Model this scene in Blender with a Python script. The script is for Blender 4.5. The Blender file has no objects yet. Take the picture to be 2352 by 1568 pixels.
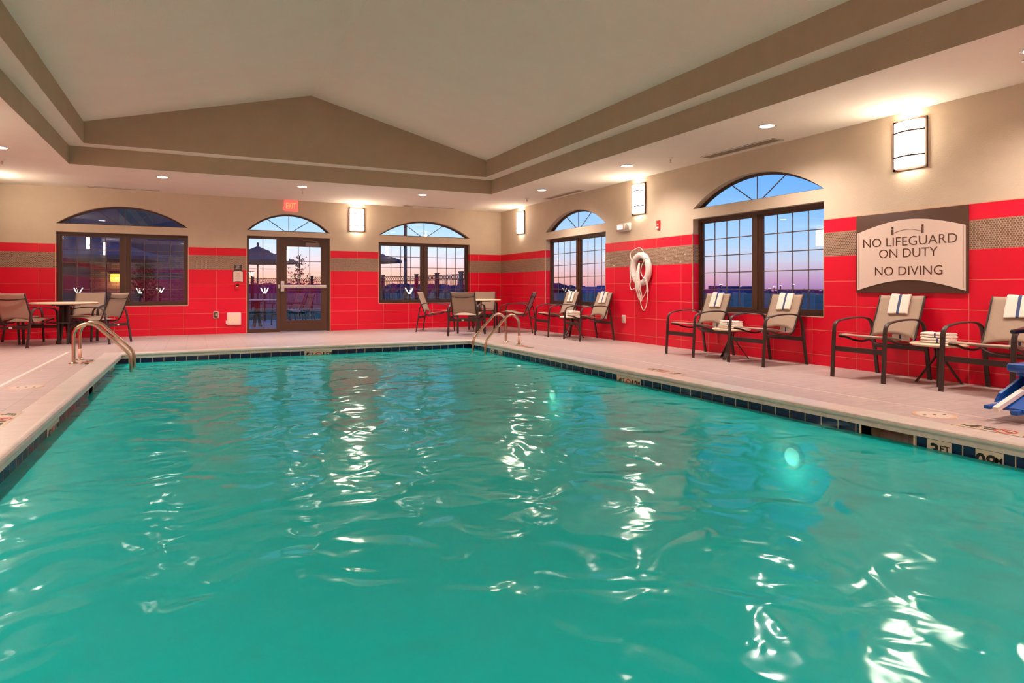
import bpy, bmesh, math, random
from mathutils import Vector, Matrix
C = bpy.context.scene.collection
PI = math.pi

# ------------------------------------------------------------------ camera
cd = bpy.data.cameras.new('camera'); cam = bpy.data.objects.new('camera', cd); C.objects.link(cam)
CX, CY, CZ = -7.0508, -14.8494, 0.9723
cam.location = (CX, CY, CZ); cam.rotation_euler = (PI/2, 0, -0.46069)
cd.sensor_width = 36; cd.lens = 36*1459.2/2352; cd.shift_y = -(784-661.4)/2352
cd.clip_start = 0.05; cd.clip_end = 2000
bpy.context.scene.camera = cam
vs = bpy.context.scene.view_settings
bpy.context.scene.display_settings.display_device = 'sRGB'
vs.view_transform = 'Standard'; vs.look = 'None'; vs.gamma = 1; vs.use_curve_mapping = False
vs.exposure = 0.28

def lin(r, g, b):
    f = lambda c: (c/255)/12.92 if c <= 10 else (((c/255)+0.055)/1.055)**2.4
    return (f(r), f(g), f(b), 1)

# ------------------------------------------------------------------ node helper
class NT:
    def __init__(s, tree): s.t = tree; s.n = tree.nodes; s.l = tree.links
    def node(s, typ, **kw):
        n = s.n.new(typ)
        for k, v in kw.items(): setattr(n, k, v)
        return n
    def put(s, sock, v):
        if isinstance(v, bpy.types.NodeSocket): s.l.new(v, sock)
        elif v is not None: sock.default_value = v
    def m(s, op, a, b=None, c=None, clamp=False):
        n = s.node('ShaderNodeMath', operation=op, use_clamp=clamp)
        s.put(n.inputs[0], a)
        if b is not None: s.put(n.inputs[1], b)
        if c is not None: s.put(n.inputs[2], c)
        return n.outputs[0]
    def mix(s, f, a, b):
        n = s.node('ShaderNodeMix', data_type='RGBA')
        s.put(n.inputs[0], f); s.put(n.inputs[6], a); s.put(n.inputs[7], b)
        return n.outputs[2]
    def ramp(s, f, stops):
        n = s.node('ShaderNodeValToRGB'); s.put(n.inputs[0], f); e = n.color_ramp.elements
        while len(e) < len(stops): e.new(0.5)
        for x, (p, c) in zip(e, stops): x.position = p; x.color = c
        return n.outputs[0]
    def noise(s, vec, scale, detail=2, rough=0.5, dist=0.0):
        n = s.node('ShaderNodeTexNoise'); s.put(n.inputs['Vector'], vec)
        n.inputs['Scale'].default_value = scale; n.inputs['Detail'].default_value = detail
        n.inputs['Roughness'].default_value = rough; n.inputs['Distortion'].default_value = dist
        return n.outputs[0]
    def comb(s, x, y, z):
        n = s.node('ShaderNodeCombineXYZ')
        for i, v in enumerate((x, y, z)): s.put(n.inputs[i], v)
        return n.outputs[0]
    def sep(s, v):
        n = s.node('ShaderNodeSeparateXYZ'); s.put(n.inputs[0], v); return n.outputs
    def bump(s, h, strength=0.3, dist=0.01, normal=None):
        n = s.node('ShaderNodeBump'); n.inputs['Strength'].default_value = strength
        n.inputs['Distance'].default_value = dist; s.put(n.inputs['Height'], h)
        if normal is not None: s.put(n.inputs['Normal'], normal)
        return n.outputs[0]

def new_mat(name):
    m = bpy.data.materials.new(name); m.use_nodes = True
    t = NT(m.node_tree); p = m.node_tree.nodes['Principled BSDF']
    return m, t, p

def simple(name, col, rough=0.5, metal=0.0, noise=None, bump=None, emit=None, es=1.0, spec=0.5, coat=0.0):
    m, t, p = new_mat(name)
    p.inputs['Roughness'].default_value = rough; p.inputs['Metallic'].default_value = metal
    p.inputs['Specular IOR Level'].default_value = spec
    if coat: p.inputs['Coat Weight'].default_value = coat; p.inputs['Coat Roughness'].default_value = 0.1
    oc = t.node('ShaderNodeTexCoord').outputs['Object']
    if noise:
        sc, amt = noise
        f = t.noise(oc, sc, 3, 0.6)
        dark = tuple(c*(1-amt) for c in col[:3])+(1,); lite = tuple(min(1, c*(1+amt)) for c in col[:3])+(1,)
        t.put(p.inputs['Base Color'], t.ramp(f, [(0.3, dark), (0.7, lite)]))
    else: p.inputs['Base Color'].default_value = col
    if bump:
        sc, st, di = bump
        t.put(p.inputs['Normal'], t.bump(t.noise(oc, sc, 3, 0.6), st, di))
    if emit: p.inputs['Emission Color'].default_value = emit; p.inputs['Emission Strength'].default_value = es
    return m

# ------------------------------------------------------------------ sky at dusk
w = bpy.data.worlds.new('dusk_sky'); bpy.context.scene.world = w; w.use_nodes = True
t = NT(w.node_tree); bg = w.node_tree.nodes['Background']
gen = t.node('ShaderNodeTexCoord').outputs['Generated']
sx, sy, sz = t.sep(gen)
el = t.m('MULTIPLY', t.m('ARCSINE', sz), 180/PI)
az = t.m('MULTIPLY', t.m('ARCTAN2', sx, sy), 180/PI)
cl = t.noise(t.comb(t.m('MULTIPLY', az, 0.05), el, 0.0), 1.1, 4, 0.6)
el2 = t.m('ADD', el, t.m('MULTIPLY', t.m('SUBTRACT', cl, 0.5), 1.0))
e01 = t.m('DIVIDE', el2, 20.0, clamp=True)
north = t.ramp(e01, [(0.0, lin(250, 160, 140)), (0.04, lin(255, 192, 160)), (0.08, lin(252, 202, 192)), (0.12, lin(236, 218, 222)),
                     (0.17, lin(210, 226, 240)), (0.27, lin(176, 216, 244)), (0.45, lin(140, 195, 246)), (1.0, lin(80, 130, 210))])
east = t.ramp(t.m('DIVIDE', el, 20.0, clamp=True), [(0.0, lin(140, 122, 180)), (0.04, lin(168, 145, 190)), (0.075, lin(182, 170, 202)), (0.11, lin(182, 192, 216)),
                    (0.18, lin(162, 198, 232)), (0.30, lin(128, 184, 242)), (0.47, lin(98, 165, 248)), (1.0, lin(70, 120, 210))])
fz = t.m('DIVIDE', t.m('SUBTRACT', t.m('ABSOLUTE', az), 20.0), 36.0, clamp=True)
sky = t.mix(fz, north, east)
t.put(bg.inputs[0], sky); bg.inputs[1].default_value = 1.14

# ------------------------------------------------------------------ room lights that the fixtures below hold (positions shared)
DOWN_W, SCONCE_E, POOL_W = 228.0, 27.0, 6.0
PINKISH = (1.0, 0.83, 0.74)

# ------------------------------------------------------------------ mesh helpers
class MB:
    def __init__(s): s.bm = bmesh.new()
    def box(s, x0, x1, y0, y1, z0, z1, mi=0, bev=0):
        b = bmesh.new() if bev else s.bm
        v = [b.verts.new(p) for p in ((x0,y0,z0),(x1,y0,z0),(x1,y1,z0),(x0,y1,z0),(x0,y0,z1),(x1,y0,z1),(x1,y1,z1),(x0,y1,z1))]
        fs = [b.faces.new([v[i] for i in f]) for f in ((0,3,2,1),(4,5,6,7),(0,1,5,4),(1,2,6,5),(2,3,7,6),(3,0,4,7))]
        for f in fs: f.material_index = mi
        if bev:
            bmesh.ops.bevel(b, geom=b.edges[:], offset=bev, segments=3, affect='EDGES', profile=0.5)
            for f in b.faces: f.smooth = True
            s.merge(b, mi)
        return s
    def merge(s, b, mi=None):
        mp = {v: s.bm.verts.new(v.co) for v in b.verts}
        for f in b.faces:
            g = s.bm.faces.new([mp[v] for v in f.verts]); g.smooth = f.smooth
            g.material_index = f.material_index if mi is None else mi
        b.free()
    def prism(s, pts, d, mi=0):
        """pts: list of 3D points of a planar polygon, extruded by vector d"""
        d = Vector(d); a = [s.bm.verts.new(p) for p in pts]; b = [s.bm.verts.new(Vector(p)+d) for p in pts]
        n = len(pts); fs = [s.bm.faces.new(a[::-1]), s.bm.faces.new(b)]
        for i in range(n): fs.append(s.bm.faces.new((a[i], a[(i+1)%n], b[(i+1)%n], b[i])))
        for f in fs: f.material_index = mi
        return s
    def sweep(s, path, prof, up=(0,0,1), closed=False, mi=0, smooth=True, caps=True):
        """prof: list of (a,b) in the frame (side, normal)"""
        P = [Vector(p) for p in path]; n = len(P); rings = []; up = Vector(up)
        prev = None
        for i in range(n):
            if closed: tan = (P[(i+1)%n]-P[i-1]).normalized()
            else: tan = ((P[i+1] if i < n-1 else P[i])-(P[i-1] if i > 0 else P[i])).normalized()
            side = tan.cross(up)
            if side.length < 1e-4: side = prev if prev else tan.cross(Vector((1,0,0)))
            side.normalize()
            if prev is not None and side.dot(prev) < 0: side = -side
            prev = side.copy(); nor = side.cross(tan).normalized()
            k = 1.0
            if 0 < i < n-1 or closed:
                a = (P[i]-P[i-1]).normalized(); b = (P[(i+1)%n]-P[i]).normalized()
                k = 1/max(0.5, math.cos(a.angle(b, 0)/2))
            rings.append([s.bm.verts.new(P[i]+side*u+nor*v*k) for u, v in prof])
        m = len(prof); rng = range(n) if closed else range(n-1)
        for i in rng:
            A, B = rings[i], rings[(i+1)%n]
            for j in range(m):
                f = s.bm.faces.new((A[j], A[(j+1)%m], B[(j+1)%m], B[j])); f.smooth = smooth; f.material_index = mi
        if caps and not closed:
            for r in (rings[0][::-1], rings[-1]):
                f = s.bm.faces.new(r); f.material_index = mi
        return s
    def tube(s, path, r, seg=10, closed=False, mi=0, up=(0.13,0.27,0.95)):
        return s.sweep(path, [(r*math.cos(2*PI*i/seg), r*math.sin(2*PI*i/seg)) for i in range(seg)], up, closed, mi)
    def bar(s, path, w, h, up=(0,0,1), mi=0):
        c = min(w, h)*0.22
        pr = [(-w/2+c,-h/2),(w/2-c,-h/2),(w/2,-h/2+c),(w/2,h/2-c),(w/2-c,h/2),(-w/2+c,h/2),(-w/2,h/2-c),(-w/2,-h/2+c)]
        return s.sweep(path, pr, up, mi=mi, smooth=False)
    def lathe(s, prof, c=(0,0,0), seg=32, mi=0, axis='z', smooth=True):
        rings = []; c = Vector(c)
        for r, z in prof:
            ring = []
            for i in range(seg):
                a = 2*PI*i/seg
                p = {'z': (r*math.cos(a), r*math.sin(a), z), 'x': (z, r*math.cos(a), r*math.sin(a)), 'y': (r*math.sin(a), z, r*math.cos(a))}[axis]
                ring.append(s.bm.verts.new(c+Vector(p)))
            rings.append(ring)
        for A, B in zip(rings, rings[1:]):
            for i in range(seg):
                f = s.bm.faces.new((A[i], A[(i+1)%seg], B[(i+1)%seg], B[i])); f.smooth = smooth; f.material_index = mi
        for r in (rings[0][::-1], rings[-1]):
            f = s.bm.faces.new(r); f.material_index = mi
        return s
    def grid(s, fn, nu, nv, mi=0, mifn=None, thick=0.0):
        """closed sheet of points fn(u,v) -> Vector; thick gives it a back"""
        V = [[Vector(fn(i/nu, j/nv)) for j in range(nv+1)] for i in range(nu+1)]
        def nrm(i, j):
            a = V[min(i+1,nu)][j]-V[max(i-1,0)][j]; b = V[i][min(j+1,nv)]-V[i][max(j-1,0)]
            return a.cross(b).normalized()
        T = [[s.bm.verts.new(V[i][j]) for j in range(nv+1)] for i in range(nu+1)]
        if thick:
            B = [[s.bm.verts.new(V[i][j]-nrm(i,j)*thick) for j in range(nv+1)] for i in range(nu+1)]
        for i in range(nu):
            for j in range(nv):
                k = mifn(i, j) if mifn else mi
                f = s.bm.faces.new((T[i][j], T[i+1][j], T[i+1][j+1], T[i][j+1])); f.smooth = True; f.material_index = k
                if thick:
                    f = s.bm.faces.new((B[i][j], B[i][j+1], B[i+1][j+1], B[i+1][j])); f.smooth = True; f.material_index = k
        if thick:
            for j in range(nv):
                for i, fl in ((0, 0), (nu, 1)):
                    q = (T[i][j], T[i][j+1], B[i][j+1], B[i][j])
                    f = s.bm.faces.new(q if not fl else q[::-1]); f.material_index = mifn(min(i, nu-1), j) if mifn else mi
            for i in range(nu):
                for j, fl in ((0, 1), (nv, 0)):
                    q = (T[i][j], T[i+1][j], B[i+1][j], B[i][j])
                    f = s.bm.faces.new(q if not fl else q[::-1]); f.material_index = mifn(i, min(j, nv-1)) if mifn else mi
        return s
    def build(s, name, mats, parent=None, fix=True):
        if fix: bmesh.ops.recalc_face_normals(s.bm, faces=s.bm.faces[:])
        me = bpy.data.meshes.new(name); s.bm.to_mesh(me); s.bm.free()
        for m in (mats if isinstance(mats, (list, tuple)) else [mats]): me.materials.append(m)
        o = bpy.data.objects.new(name, me); C.objects.link(o)
        if parent: o.parent = parent
        return o

def empty(name, loc=(0,0,0), rz=0):
    o = bpy.data.objects.new(name, None); C.objects.link(o); o.location = loc; o.rotation_euler = (0,0,rz)
    o.empty_display_size = 0.1
    return o
def tag(o, label, cat, group=None, kind=None):
    o['label'] = label; o['category'] = cat
    if group: o['group'] = group
    if kind: o['kind'] = kind
    return o
def struct(o): o['kind'] = 'structure'; return o
def kids(o): return [c for c in bpy.data.objects if c.parent == o]
def copy_tree(o, loc=None, rz=None, parent=None):
    c = o.copy(); C.objects.link(c)
    if parent: c.parent = parent
    if loc is not None: c.location = loc
    if rz is not None: c.rotation_euler = (0,0,rz)
    for k in kids(o):
        copy_tree(k, parent=c)
    return c
def dup(o, loc, rz, label, group=None):
    c = copy_tree(o, loc, rz); c['label'] = label
    if group: c['group'] = group
    return c

def text(name, s, height, mat, loc, rot, parent=None, width=None, depth=0.0015, bold=0.0, align='CENTER'):
    """lettering as a mesh: height is the capital height; rot is a 3x3 matrix (columns: reading direction, up, normal)"""
    cu = bpy.data.curves.new('lettering', 'FONT'); cu.body = s; cu.size = 1; cu.extrude = depth; cu.offset = bold
    cu.align_x = align; cu.resolution_u = 4
    tmp = bpy.data.objects.new('lettering', cu); C.objects.link(tmp)
    dg = bpy.context.evaluated_depsgraph_get(); me = bpy.data.meshes.new_from_object(tmp.evaluated_get(dg))
    bpy.data.objects.remove(tmp); bpy.data.curves.remove(cu)
    xs = [v.co.x for v in me.vertices]; ys = [v.co.y for v in me.vertices]
    h = max(ys)-min(ys); sy_ = height/h; sx_ = sy_ if width is None else width/(max(xs)-min(xs))
    cxx = (max(xs)+min(xs))/2; y0 = min(ys)
    M = Matrix(rot).to_3x3()
    for v in me.vertices:
        v.co = M @ Vector(((v.co.x-cxx)*sx_, (v.co.y-y0)*sy_, v.co.z)) + Vector(loc)
    me.materials.clear(); me.materials.append(mat)
    o = bpy.data.objects.new(name, me); C.objects.link(o)
    if parent: o.parent = parent
    return o
# reading frames: on back wall (facing -y), on right wall (facing -x), on pool left wall (facing +x), flat
R_BACK = Matrix(((1,0,0),(0,0,-1),(0,1,0)))
R_RIGHT = Matrix(((0,0,-1),(-1,0,0),(0,1,0)))
R_LEFT = Matrix(((0,0,1),(1,0,0),(0,1,0)))

# ------------------------------------------------------------------ materials
H = 2.926; TT = 1.824; MT, MBt = 1.66, 1.365; TH = 0.3078; TW = 0.6126
def tile_mat(name, ax, thr, ph_hi, ph_lo):
    m, t, p = new_mat(name)
    oc = t.node('ShaderNodeTexCoord').outputs['Object']; s_ = t.sep(oc); z = s_[2]
    nn_ = t.sep(t.node('ShaderNodeNewGeometry').outputs['Normal'])[ax]
    jamb = t.m('GREATER_THAN', t.m('ABSOLUTE', nn_), 0.5)
    u = t.m('ADD', s_[ax], t.m('MULTIPLY', jamb, t.m('SUBTRACT', t.m('ADD', s_[1-ax], 40.17), s_[ax])))
    sel = t.m('GREATER_THAN', u, thr)
    ph = t.m('ADD', t.m('MULTIPLY', sel, ph_hi-ph_lo), ph_lo)
    cu = t.m('DIVIDE', t.m('SUBTRACT', u, ph), TW)
    g = 0.005
    dv = t.m('ABSOLUTE', t.m('SUBTRACT', t.m('FRACT', t.m('ADD', cu, 0.5)), 0.5))
    gv = t.m('LESS_THAN', dv, g/2/TW)
    cz = t.m('DIVIDE', t.m('SUBTRACT', MBt, z), TH)
    dh = t.m('ABSOLUTE', t.m('SUBTRACT', t.m('FRACT', t.m('ADD', cz, 0.5)), 0.5))
    gh = t.m('MULTIPLY', t.m('LESS_THAN', dh, g/2/TH), t.m('LESS_THAN', z, MBt+0.01))
    gh2 = t.m('LESS_THAN', t.m('ABSOLUTE', t.m('SUBTRACT', z, MT)), g/2)
    grout = t.m('MAXIMUM', t.m('MAXIMUM', gv, gh), gh2)
    wn = t.node('ShaderNodeTexWhiteNoise', noise_dimensions='2D')
    t.put(wn.inputs['Vector'], t.comb(t.m('FLOOR', t.m('ADD', cu, 0.0)), t.m('FLOOR', cz), 0.0))
    vary = t.noise(oc, 1.3, 2)
    red = t.mix(wn.outputs[0], (0.70, 0.004, 0.026, 1), (0.80, 0.007, 0.038, 1))
    red = t.mix(t.m('MULTIPLY', vary, 0.35), red, (0.62, 0.006, 0.026, 1))
    colr = t.mix(grout, red, lin(205, 140, 105))
    # penny round mosaic
    a = 0.024
    px, pz = t.m('DIVIDE', u, a), t.m('DIVIDE', z, a*1.732)
    def cell(ox):
        fx = t.m('SUBTRACT', t.m('FRACT', t.m('ADD', px, ox)), 0.5); fy = t.m('MULTIPLY', t.m('SUBTRACT', t.m('FRACT', t.m('ADD', pz, ox)), 0.5), 1.732)
        return t.m('SQRT', t.m('ADD', t.m('MULTIPLY', fx, fx), t.m('MULTIPLY', fy, fy)))
    d1, d2 = cell(0.0), cell(0.5)
    first = t.m('LESS_THAN', d1, d2); dmin = t.m('MINIMUM', d1, d2)
    disc = t.m('LESS_THAN', dmin, 0.42)
    ida = t.comb(t.m('FLOOR', px), t.m('FLOOR', pz), 1.0); idb = t.comb(t.m('FLOOR', t.m('ADD', px, 0.5)), t.m('FLOOR', t.m('ADD', pz, 0.5)), 7.0)
    mv = t.node('ShaderNodeMix', data_type='VECTOR'); t.put(mv.inputs[0], first); t.put(mv.inputs[4], idb); t.put(mv.inputs[5], ida)
    wn2 = t.node('ShaderNodeTexWhiteNoise', noise_dimensions='3D'); t.put(wn2.inputs['Vector'], mv.outputs[1])
    penny = t.mix(wn2.outputs[0], lin(112, 88, 72), lin(132, 106, 88))
    mos = t.mix(disc, lin(186, 156, 134), penny)
    inm = t.m('MULTIPLY', t.m('LESS_THAN', z, MT), t.m('GREATER_THAN', z, MBt))
    t.put(p.inputs['Base Color'], t.mix(inm, colr, mos))
    shiny = t.m('MULTIPLY', inm, disc)
    rough = t.m('ADD', 0.30, t.m('MULTIPLY', grout, 0.4)); rough = t.m('SUBTRACT', rough, t.m('MULTIPLY', shiny, 0.20))
    t.put(p.inputs['Roughness'], rough); p.inputs['Specular IOR Level'].default_value = 0.35
    geo = t.node('ShaderNodeNewGeometry').outputs['Normal']
    off = t.node('ShaderNodeVectorMath', operation='SUBTRACT'); t.put(off.inputs[0], wn2.outputs[1]); off.inputs[1].default_value = (0.5,0.5,0.5)
    sc = t.node('ShaderNodeVectorMath', operation='SCALE'); t.put(sc.inputs[0], off.outputs[0]); t.put(sc.inputs[3], t.m('MULTIPLY', shiny, 0.34))
    ad = t.node('ShaderNodeVectorMath', operation='ADD'); t.put(ad.inputs[0], geo); t.put(ad.inputs[1], sc.outputs[0])
    no = t.node('ShaderNodeVectorMath', operation='NORMALIZE'); t.put(no.inputs[0], ad.outputs[0])
    wv = t.m('SINE', t.m('MULTIPLY', t.m('ADD', u, z), 420.0))
    t.put(p.inputs['Normal'], t.bump(t.m('MULTIPLY', wv, t.m('SUBTRACT', 1.0, inm)), 0.05, 0.002, no.outputs[0]))
    return m
M = {}
M['tile_back'] = tile_mat('red_tile_back', 0, -6.0, -3.70, -8.517)
M['tile_side'] = tile_mat('red_tile_side', 1, -2.4, -0.71, -4.999)
M['wall'] = simple('tan_stucco', lin(200, 182, 159), 0.8, noise=(3.0, 0.04), bump=(85.0, 0.45, 0.007))
M['fascia'] = simple('tan_fascia', lin(172, 153, 128), 0.85, noise=(3.0, 0.04), bump=(70.0, 0.35, 0.008))
M['ceiling'] = simple('white_ceiling', lin(230, 222, 208), 0.9, noise=(2.0, 0.02), bump=(70.0, 0.4, 0.008))
M['edge'] = simple('beige_edge_trim', lin(205, 165, 130), 0.4)
M['sill'] = simple('cream_sill', lin(205, 170, 145), 0.4)
M['bronze'] = simple('bronze_frame', lin(78, 50, 36), 0.38, noise=(8, 0.06))
M['muntin'] = simple('bronze_muntin', lin(96, 74, 66), 0.4)
M['blackmetal'] = simple('brown_black_metal', lin(58, 42, 37), 0.38, noise=(20, 0.08))
M['steel'] = simple('brushed_steel', lin(196, 176, 150), 0.24, 1.0)
M['alu'] = simple('silver_alu', lin(200, 188, 182), 0.35, 0.3)
M['white'] = simple('white_plastic', lin(232, 222, 214), 0.35)
M['porcelain'] = simple('white_tile', lin(214, 200, 176), 0.25)
M['black'] = simple('black_gloss', lin(24, 20, 19), 0.25)
M['ink'] = simple('black_print', lin(28, 22, 20), 0.5)
M['redprint'] = simple('red_print', lin(190, 30, 24), 0.5)
M['redplastic'] = simple('red_plastic', lin(205, 30, 30), 0.35)
M['cream'] = simple('cream_tabletop', lin(240, 214, 182), 0.35, noise=(14, 0.04))
M['rope'] = simple('white_rope', lin(240, 226, 214), 0.7, bump=(160, 0.5, 0.004))
M['blue'] = simple('blue_plastic', lin(22, 84, 168), 0.28, noise=(3, 0.05))
M['signbrown'] = simple('sign_brown', lin(82, 55, 42), 0.45)
M['signpale'] = simple('sign_pale', lin(222, 200, 186), 0.33, noise=(60, 0.015))
M['signink'] = simple('sign_lettering', lin(84, 50, 36), 0.22)

def fabric(name, c1, c2, sc=1500):
    m, t, p = new_mat(name); p.inputs['Roughness'].default_value = 0.75
    oc = t.node('ShaderNodeTexCoord').outputs['Object']; a, b, c = t.sep(oc)
    s1 = t.m('SINE', t.m('MULTIPLY', a, sc)); s2 = t.m('SINE', t.m('MULTIPLY', c, sc))
    f = t.m('ADD', t.m('MULTIPLY', t.m('MULTIPLY', s1, s2), 0.22), t.m('MULTIPLY', t.noise(t.comb(t.m('MULTIPLY', a, 6.0), b, c), 60, 2), 0.9))
    t.put(p.inputs['Base Color'], t.mix(t.m('MULTIPLY', f, 0.9, clamp=True), c1, c2))
    t.put(p.inputs['Normal'], t.bump(f, 0.25, 0.001))
    return m
M['sling'] = fabric('taupe_sling', lin(158, 136, 118), lin(184, 162, 142))
M['towel'] = simple('white_terry', lin(246, 230, 216), 0.9, bump=(260, 0.8, 0.004))
M['stripe'] = simple('blue_terry_stripe', lin(66, 86, 128), 0.9, bump=(260, 0.8, 0.004))

# deck tile
m, t, p = new_mat('deck_tile'); oc = t.node('ShaderNodeTexCoord').outputs['Object']; a, b, c = t.sep(oc)
bx = t.m('DIVIDE', t.m('ADD', a, 8.73), 0.305); row = t.m('FLOOR', bx)
by = t.m('ADD', t.m('DIVIDE', b, 0.61), t.m('MULTIPLY', row, 0.5))
g1 = t.m('GREATER_THAN', t.m('ABSOLUTE', t.m('SUBTRACT', t.m('FRACT', bx), 0.5)), 0.5-0.0028/0.305)
g2 = t.m('GREATER_THAN', t.m('ABSOLUTE', t.m('SUBTRACT', t.m('FRACT', by), 0.5)), 0.5-0.0028/0.61)
gr = t.m('MAXIMUM', g1, g2)
wn = t.node('ShaderNodeTexWhiteNoise', noise_dimensions='2D'); t.put(wn.inputs['Vector'], t.comb(row, t.m('FLOOR', by), 0.0))
streak = t.noise(t.comb(t.m('MULTIPLY', a, 1.2), t.m('MULTIPLY', b, 9.0), wn.outputs[0]), 2.2, 5, 0.65, 0.4)
col = t.ramp(streak, [(0.3, lin(162, 142, 138)), (0.52, lin(180, 160, 155)), (0.75, lin(192, 173, 168))])
col = t.mix(t.m('MULTIPLY', wn.outputs[0], 0.16), col, lin(156, 134, 128))
t.put(p.inputs['Base Color'], t.mix(t.m('MULTIPLY', gr, .7), col, lin(134, 112, 106)))
t.put(p.inputs['Roughness'], t.m('ADD', 0.42, t.m('MULTIPLY', streak, 0.15)))
t.put(p.inputs['Normal'], t.bump(t.m('SUBTRACT', streak, t.m('MULTIPLY', gr, 1.5)), 0.12, 0.004))
M['deck'] = m
# coping
m, t, p = new_mat('pale_coping'); oc = t.node('ShaderNodeTexCoord').outputs['Object']; a, b, c = t.sep(oc)
n1 = t.noise(t.comb(t.m('MULTIPLY', a, 1.0), t.m('MULTIPLY', b, 3.0), c), 3.0, 4, 0.6, 0.6)
t.put(p.inputs['Base Color'], t.ramp(n1, [(0.3, lin(204, 194, 184)), (0.7, lin(222, 212, 202))])); p.inputs['Roughness'].default_value = 0.28
t.put(p.inputs['Normal'], t.bump(n1, 0.25, 0.01)); M['coping'] = m
# navy waterline tile
def band_mat(ax, name):
    m, t, p = new_mat(name); oc = t.node('ShaderNodeTexCoord').outputs['Object']; s_ = t.sep(oc)
    f = t.m('ABSOLUTE', t.m('SUBTRACT', t.m('FRACT', t.m('DIVIDE', s_[ax], 0.153)), 0.5))
    g = t.m('GREATER_THAN', f, 0.5-0.0035/0.153)
    n = t.noise(t.comb(s_[0], s_[1], t.m('MULTIPLY', s_[2], 6.0)), 6, 3, 0.6, 1.0)
    t.put(p.inputs['Base Color'], t.mix(g, t.ramp(n, [(0.35, lin(8, 14, 52)), (0.75, lin(16, 30, 84))]), lin(190, 180, 150)))
    p.inputs['Roughness'].default_value = 0.12
    return m
M['bandY'] = band_mat(1, 'navy_tile_side'); M['bandX'] = band_mat(0, 'navy_tile_end')
M['plaster'] = simple('aqua_plaster', (0.30, 0.72, 0.66, 1), 0.8, noise=(0.8, 0.06))
# water: clear tinted body seen through a rippled surface
m = bpy.data.materials.new('pool_water'); m.use_nodes = True; t = NT(m.node_tree); m.node_tree.nodes.clear()
out = t.node('ShaderNodeOutputMaterial'); oc = t.node('ShaderNodeTexCoord').outputs['Object']; a, b, c = t.sep(oc)
n1 = t.noise(oc, 2.5, 1, 0.42, 1.0); n2 = t.noise(oc, 6.5, 1, 0.4, 0.8); n3 = t.noise(oc, 0.8, 1, 0.5, 0.0)
hgt = t.m('ADD', t.m('ADD', t.m('MULTIPLY', n1, 1.0), t.m('MULTIPLY', n2, 0.20)), t.m('MULTIPLY', n3, 1.2))
bp = t.bump(hgt, 1.0, 0.029)
lw = t.node('ShaderNodeLayerWeight'); lw.inputs['Blend'].default_value = .5; t.put(lw.inputs['Normal'], bp)
sch = t.m('ADD', .022, t.m('MULTIPLY', t.m('POWER', lw.outputs['Facing'], 5.0), .60), clamp=True)
gl = t.node('ShaderNodeBsdfGlossy'); gl.inputs['Roughness'].default_value = 0.105; t.put(gl.inputs['Normal'], bp); gl.inputs['Color'].default_value = (0.82, 1.0, 0.98, 1)
tr = t.node('ShaderNodeBsdfTransparent'); tr.inputs['Color'].default_value = (0.30, 0.93, 0.80, 1)
df = t.node('ShaderNodeBsdfDiffuse'); df.inputs['Color'].default_value = (.006, .47, .44, 1)
body = t.node('ShaderNodeMixShader'); body.inputs[0].default_value = .86; t.put(body.inputs[1], tr.outputs[0]); t.put(body.inputs[2], df.outputs[0])
mx = t.node('ShaderNodeMixShader'); t.put(mx.inputs[0], sch); t.put(mx.inputs[1], body.outputs[0]); t.put(mx.inputs[2], gl.outputs[0])
t.put(out.inputs[0], mx.outputs[0]); M['water'] = m
# window glass
m = bpy.data.materials.new('window_glass'); m.use_nodes = True; t = NT(m.node_tree); m.node_tree.nodes.clear()
out = t.node('ShaderNodeOutputMaterial'); lw = t.node('ShaderNodeLayerWeight'); lw.inputs['Blend'].default_value = .5
sch = t.m('ADD', .075, t.m('MULTIPLY', t.m('POWER', lw.outputs['Facing'], 5.0), .90), clamp=True)
gl = t.node('ShaderNodeBsdfGlossy'); gl.inputs['Roughness'].default_value = 0.0
tr = t.node('ShaderNodeBsdfTransparent'); tr.inputs['Color'].default_value = (0.97, 0.98, 1.0, 1)
mx = t.node('ShaderNodeMixShader'); t.put(mx.inputs[0], sch); t.put(mx.inputs[1], tr.outputs[0]); t.put(mx.inputs[2], gl.outputs[0])
t.put(out.inputs[0], mx.outputs[0]); M['glass'] = m
M['diffuser'] = simple('lit_diffuser', lin(255, 240, 215), 0.5, emit=(1.0, 0.84, 0.67, 1), es=SCONCE_E)
M['bulb'] = simple('lit_lens', lin(255, 250, 240), 0.4, emit=(1.0, 0.86, 0.74, 1), es=30)
M['poolbulb'] = simple('lit_pool_lens', lin(240, 255, 245), 0.4, emit=(0.85, 1.0, 0.85, 1), es=3.0)
M['exitglow'] = simple('exit_red_face', lin(235, 130, 122), 0.4, emit=(1.0, 0.14, 0.12, 1), es=0.55)
M['exitletter'] = simple('exit_letters', lin(255, 120, 60), 0.4, emit=(1.0, 0.30, 0.10, 1), es=1.1)
M['exitpale'] = simple('exit_pale_face', lin(248, 214, 208), 0.35)
M['exitorange'] = simple('exit_orange_letters', lin(250, 200, 150), 0.4, emit=(1.0, 0.45, 0.2, 1), es=0.35)
M['clear'] = simple('frosted_cover', lin(225, 205, 195), 0.15)

# ================================================================== THE SETTING
XL, YN = -10.40, -17.5           # left wall, near wall
PX0, PX1, PY0, PY1 = -8.035, -2.50, -14.30, -3.87   # coping inner edge
CW = 0.25
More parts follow.
